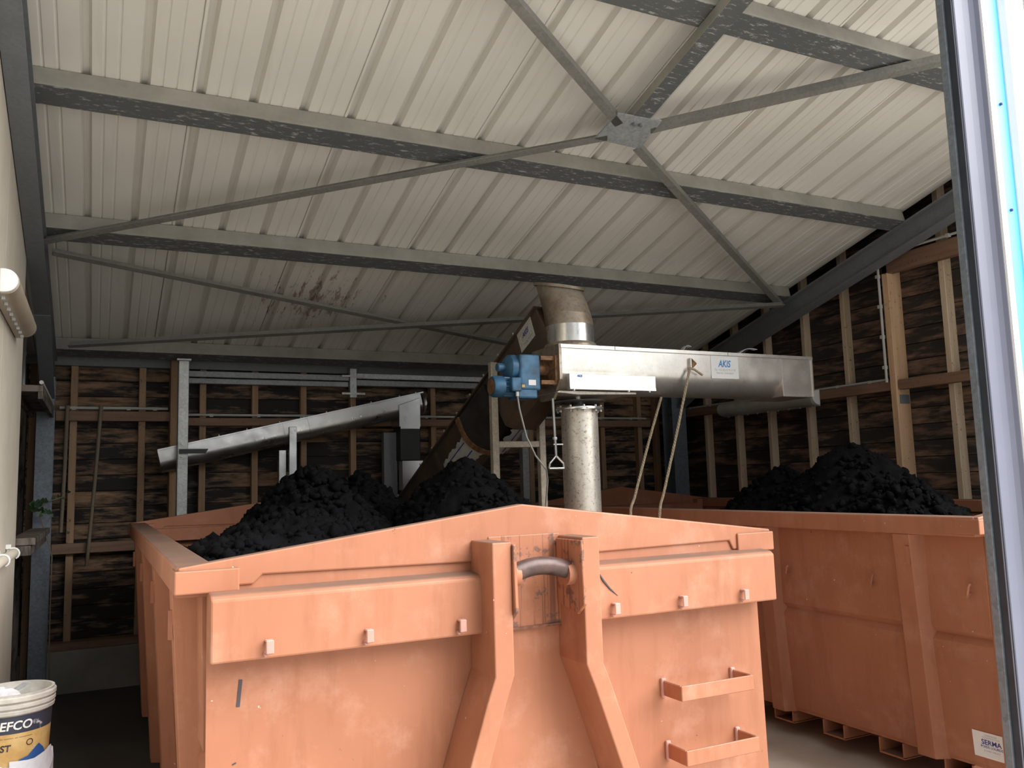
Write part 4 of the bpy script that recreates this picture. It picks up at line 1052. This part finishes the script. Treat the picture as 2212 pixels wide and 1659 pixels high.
# bucket on the white sack
bx, by = -.288, 4.02; zb0, zb1 = .655, .935
sk = thing('feed_sack', (bx+.0, by, 0), 'full white woven sack with a blue print under the bucket', 'sack')
def sack_mesh():
    mb = MB(); n_ = 36; rows = []; rg = random.Random(3)
    prof = [(.13, .0), (.175, .03), (.185, .15), (.188, .32), (.186, .48), (.180, .58), (.176, .635), (.172, .655), (.166, .660), (.155, .648), (.05, .640)]
    for r, h in prof:
        row = []
        for k in range(n_):
            a = 2*math.pi*k/n_; q_ = 1 + .035*math.sin(5*a+h*9) + .02*math.sin(11*a-h*17)
            hh = h + (.018*math.sin(3*a+1.0) + .010*math.sin(9*a) if .55 < h and r > .14 else 0)
            r2 = r*.86
            row.append(mb.bm.verts.new((bx + r2*q_*math.cos(a), by + r2*q_*math.sin(a)*.95, hh if r > .14 else min(hh, .640))))
        rows.append(row)
    for a, b in zip(rows, rows[1:]):
        for k in range(n_): mb.bm.faces.new((a[k], a[(k+1) % n_], b[(k+1) % n_], b[k]))
    mb.bm.faces.new(rows[0][::-1]); mb.bm.faces.new(rows[-1]); return mb
sack_mesh().build('bag', 'sack', sk, smooth=True)
def oncyl(px, py, r):
    d = AR*((px-1106)/F_PX) + AD*((py-829.5)/F_PX) + AF; o = Vector((-bx, -by, 0))
    A = d.x*d.x + d.y*d.y; B = 2*(o.x*d.x + o.y*d.y); Cc = o.x*o.x + o.y*o.y - r*r
    disc = B*B - 4*A*Cc; t_ = (-B - math.sqrt(max(disc, 0)))/(2*A); return Vector((0, 0, EYE)) + d*t_
def patch(pts, r0, r1, name, mat):
    """strip hugging the bucket: upper and lower outline points, outer radius at the lower edge"""
    v = []
    for (a_, b_) in pts: v += [oncyl(*a_, r0), oncyl(*b_, r1)]
    mb = MB(); mb.poly(v, [(2*i, 2*i+1, 2*i+3, 2*i+2) for i in range(len(pts)-1)]); return mb.build(name, mat, sk, smooth=True)
patch([((40, 1642), (40, 1645)), ((60, 1632), (60, 1642)), ((72, 1618), (74, 1638)), ((84, 1604), (86, 1630)), ((93, 1612), (97, 1622))], .141, .143, 'blue_lining', 'sack_blue')
patch([((20, 1646), (20, 1668)), ((40, 1644), (40, 1668)), ((60, 1641), (62, 1668)), ((74, 1637), (78, 1668)), ((86, 1629), (92, 1668)), ((97, 1621), (103, 1665)), ((104, 1612), (108, 1655)), ((110, 1606), (114, 1640))], .146, .155, 'folded_mouth', 'sack')
bk = thing('paint_bucket', (bx, by, zb0), 'dirty white bucket with a yellow and navy label on the sack', 'bucket')
rb, rt = .130, .145
rr_ = lambda z: rb + (rt-rb)*(z-zb0)/(zb1-zb0)
MB().lathe([(.0, zb0), (rb, zb0), (rr_(zb1-.075), zb1-.075), (rt+.004, zb1-.074), (rt+.006, zb1-.062), (rt-.001, zb1-.058), (rt+.008, zb1-.050), (rt+.008, zb1-.038), (rt+.0, zb1-.034), (rt+.010, zb1-.026), (rt+.010, zb1-.012), (rt+.002, zb1-.008), (rt+.004, zb1), (rt-.006, zb1), (rr_(zb1)-.010, zb1-.07), (rb-.006, zb0+.02), (.0, zb0+.018)], (bx, by, 0), 48).build('tub', 'bucket_white', bk, smooth=True)
def wrap(z0, z1, mat, name, d, parent=bk):
    mb = MB(); n_ = 48; v = []
    for z in (z0, z1):
        for k in range(n_+1):
            a = -2.75 + 3.2*k/n_; r = rr_(z)+d; v.append((bx + r*math.cos(a), by + r*math.sin(a), z))
    mb.poly(v, [(k, k+1, n_+2+k, n_+1+k) for k in range(n_)]); return mb.build(name, mat, parent, smooth=True)
wrap(zb0+.015, zb0+.135, 'label_yellow', 'label', .0012); wrap(zb0+.135, zb1-.08, 'label_navy', 'label_band', .0014)
def curved_text(body, size, z, a_c, mat, bold=0., shear=0.):
    o = lettering(body, size, (0, 0, 0), (1, 0, 0), (0, 1, 0), mat, bk, shear, bold)
    for v in o.data.vertices:
        w_ = v.co + ORG[bk.name]; r = rr_(z+w_.y)+.0024; a = a_c + w_.x/r; v.co = Vector((bx + r*math.cos(a), by + r*math.sin(a), z+w_.y)) - ORG[bk.name]
    return o
curved_text('SOLEFCO', .046, zb1-.130, -1.68, 'white', .001, .15)
curved_text('MAST', .034, zb0+.072, -1.82, 'black_text', .001, .1)
curved_text('---- -- ---- ------ -- ---------', .016, zb0+.116, -1.55, 'black_text')
curved_text('O', .036, zb0+.082, -1.02, 'black_text')
# rags in the bucket
mb = MB(); mb.sphere((bx-.03, by-.02, zb1-.045), .085, 3)
for v in mb.bm.verts:
    v.co.z = zb1-.05 + (v.co.z-(zb1-.045))*.55 + .018*math.sin(38*v.co.x+2*math.sin(30*v.co.y))
o = mb.build('rag', 'rag', None, smooth=True); tag(o, 'crumpled white rag stuffed in the bucket', 'rag')
o = MB().bar((bx-.02, by-.03, zb1-.02), (bx+.045, by+.02, zb1+.012), .035, .004).build('scraper', 'galv_dull'); tag(o, 'grey scraper blade sticking out of the bucket', 'tool')
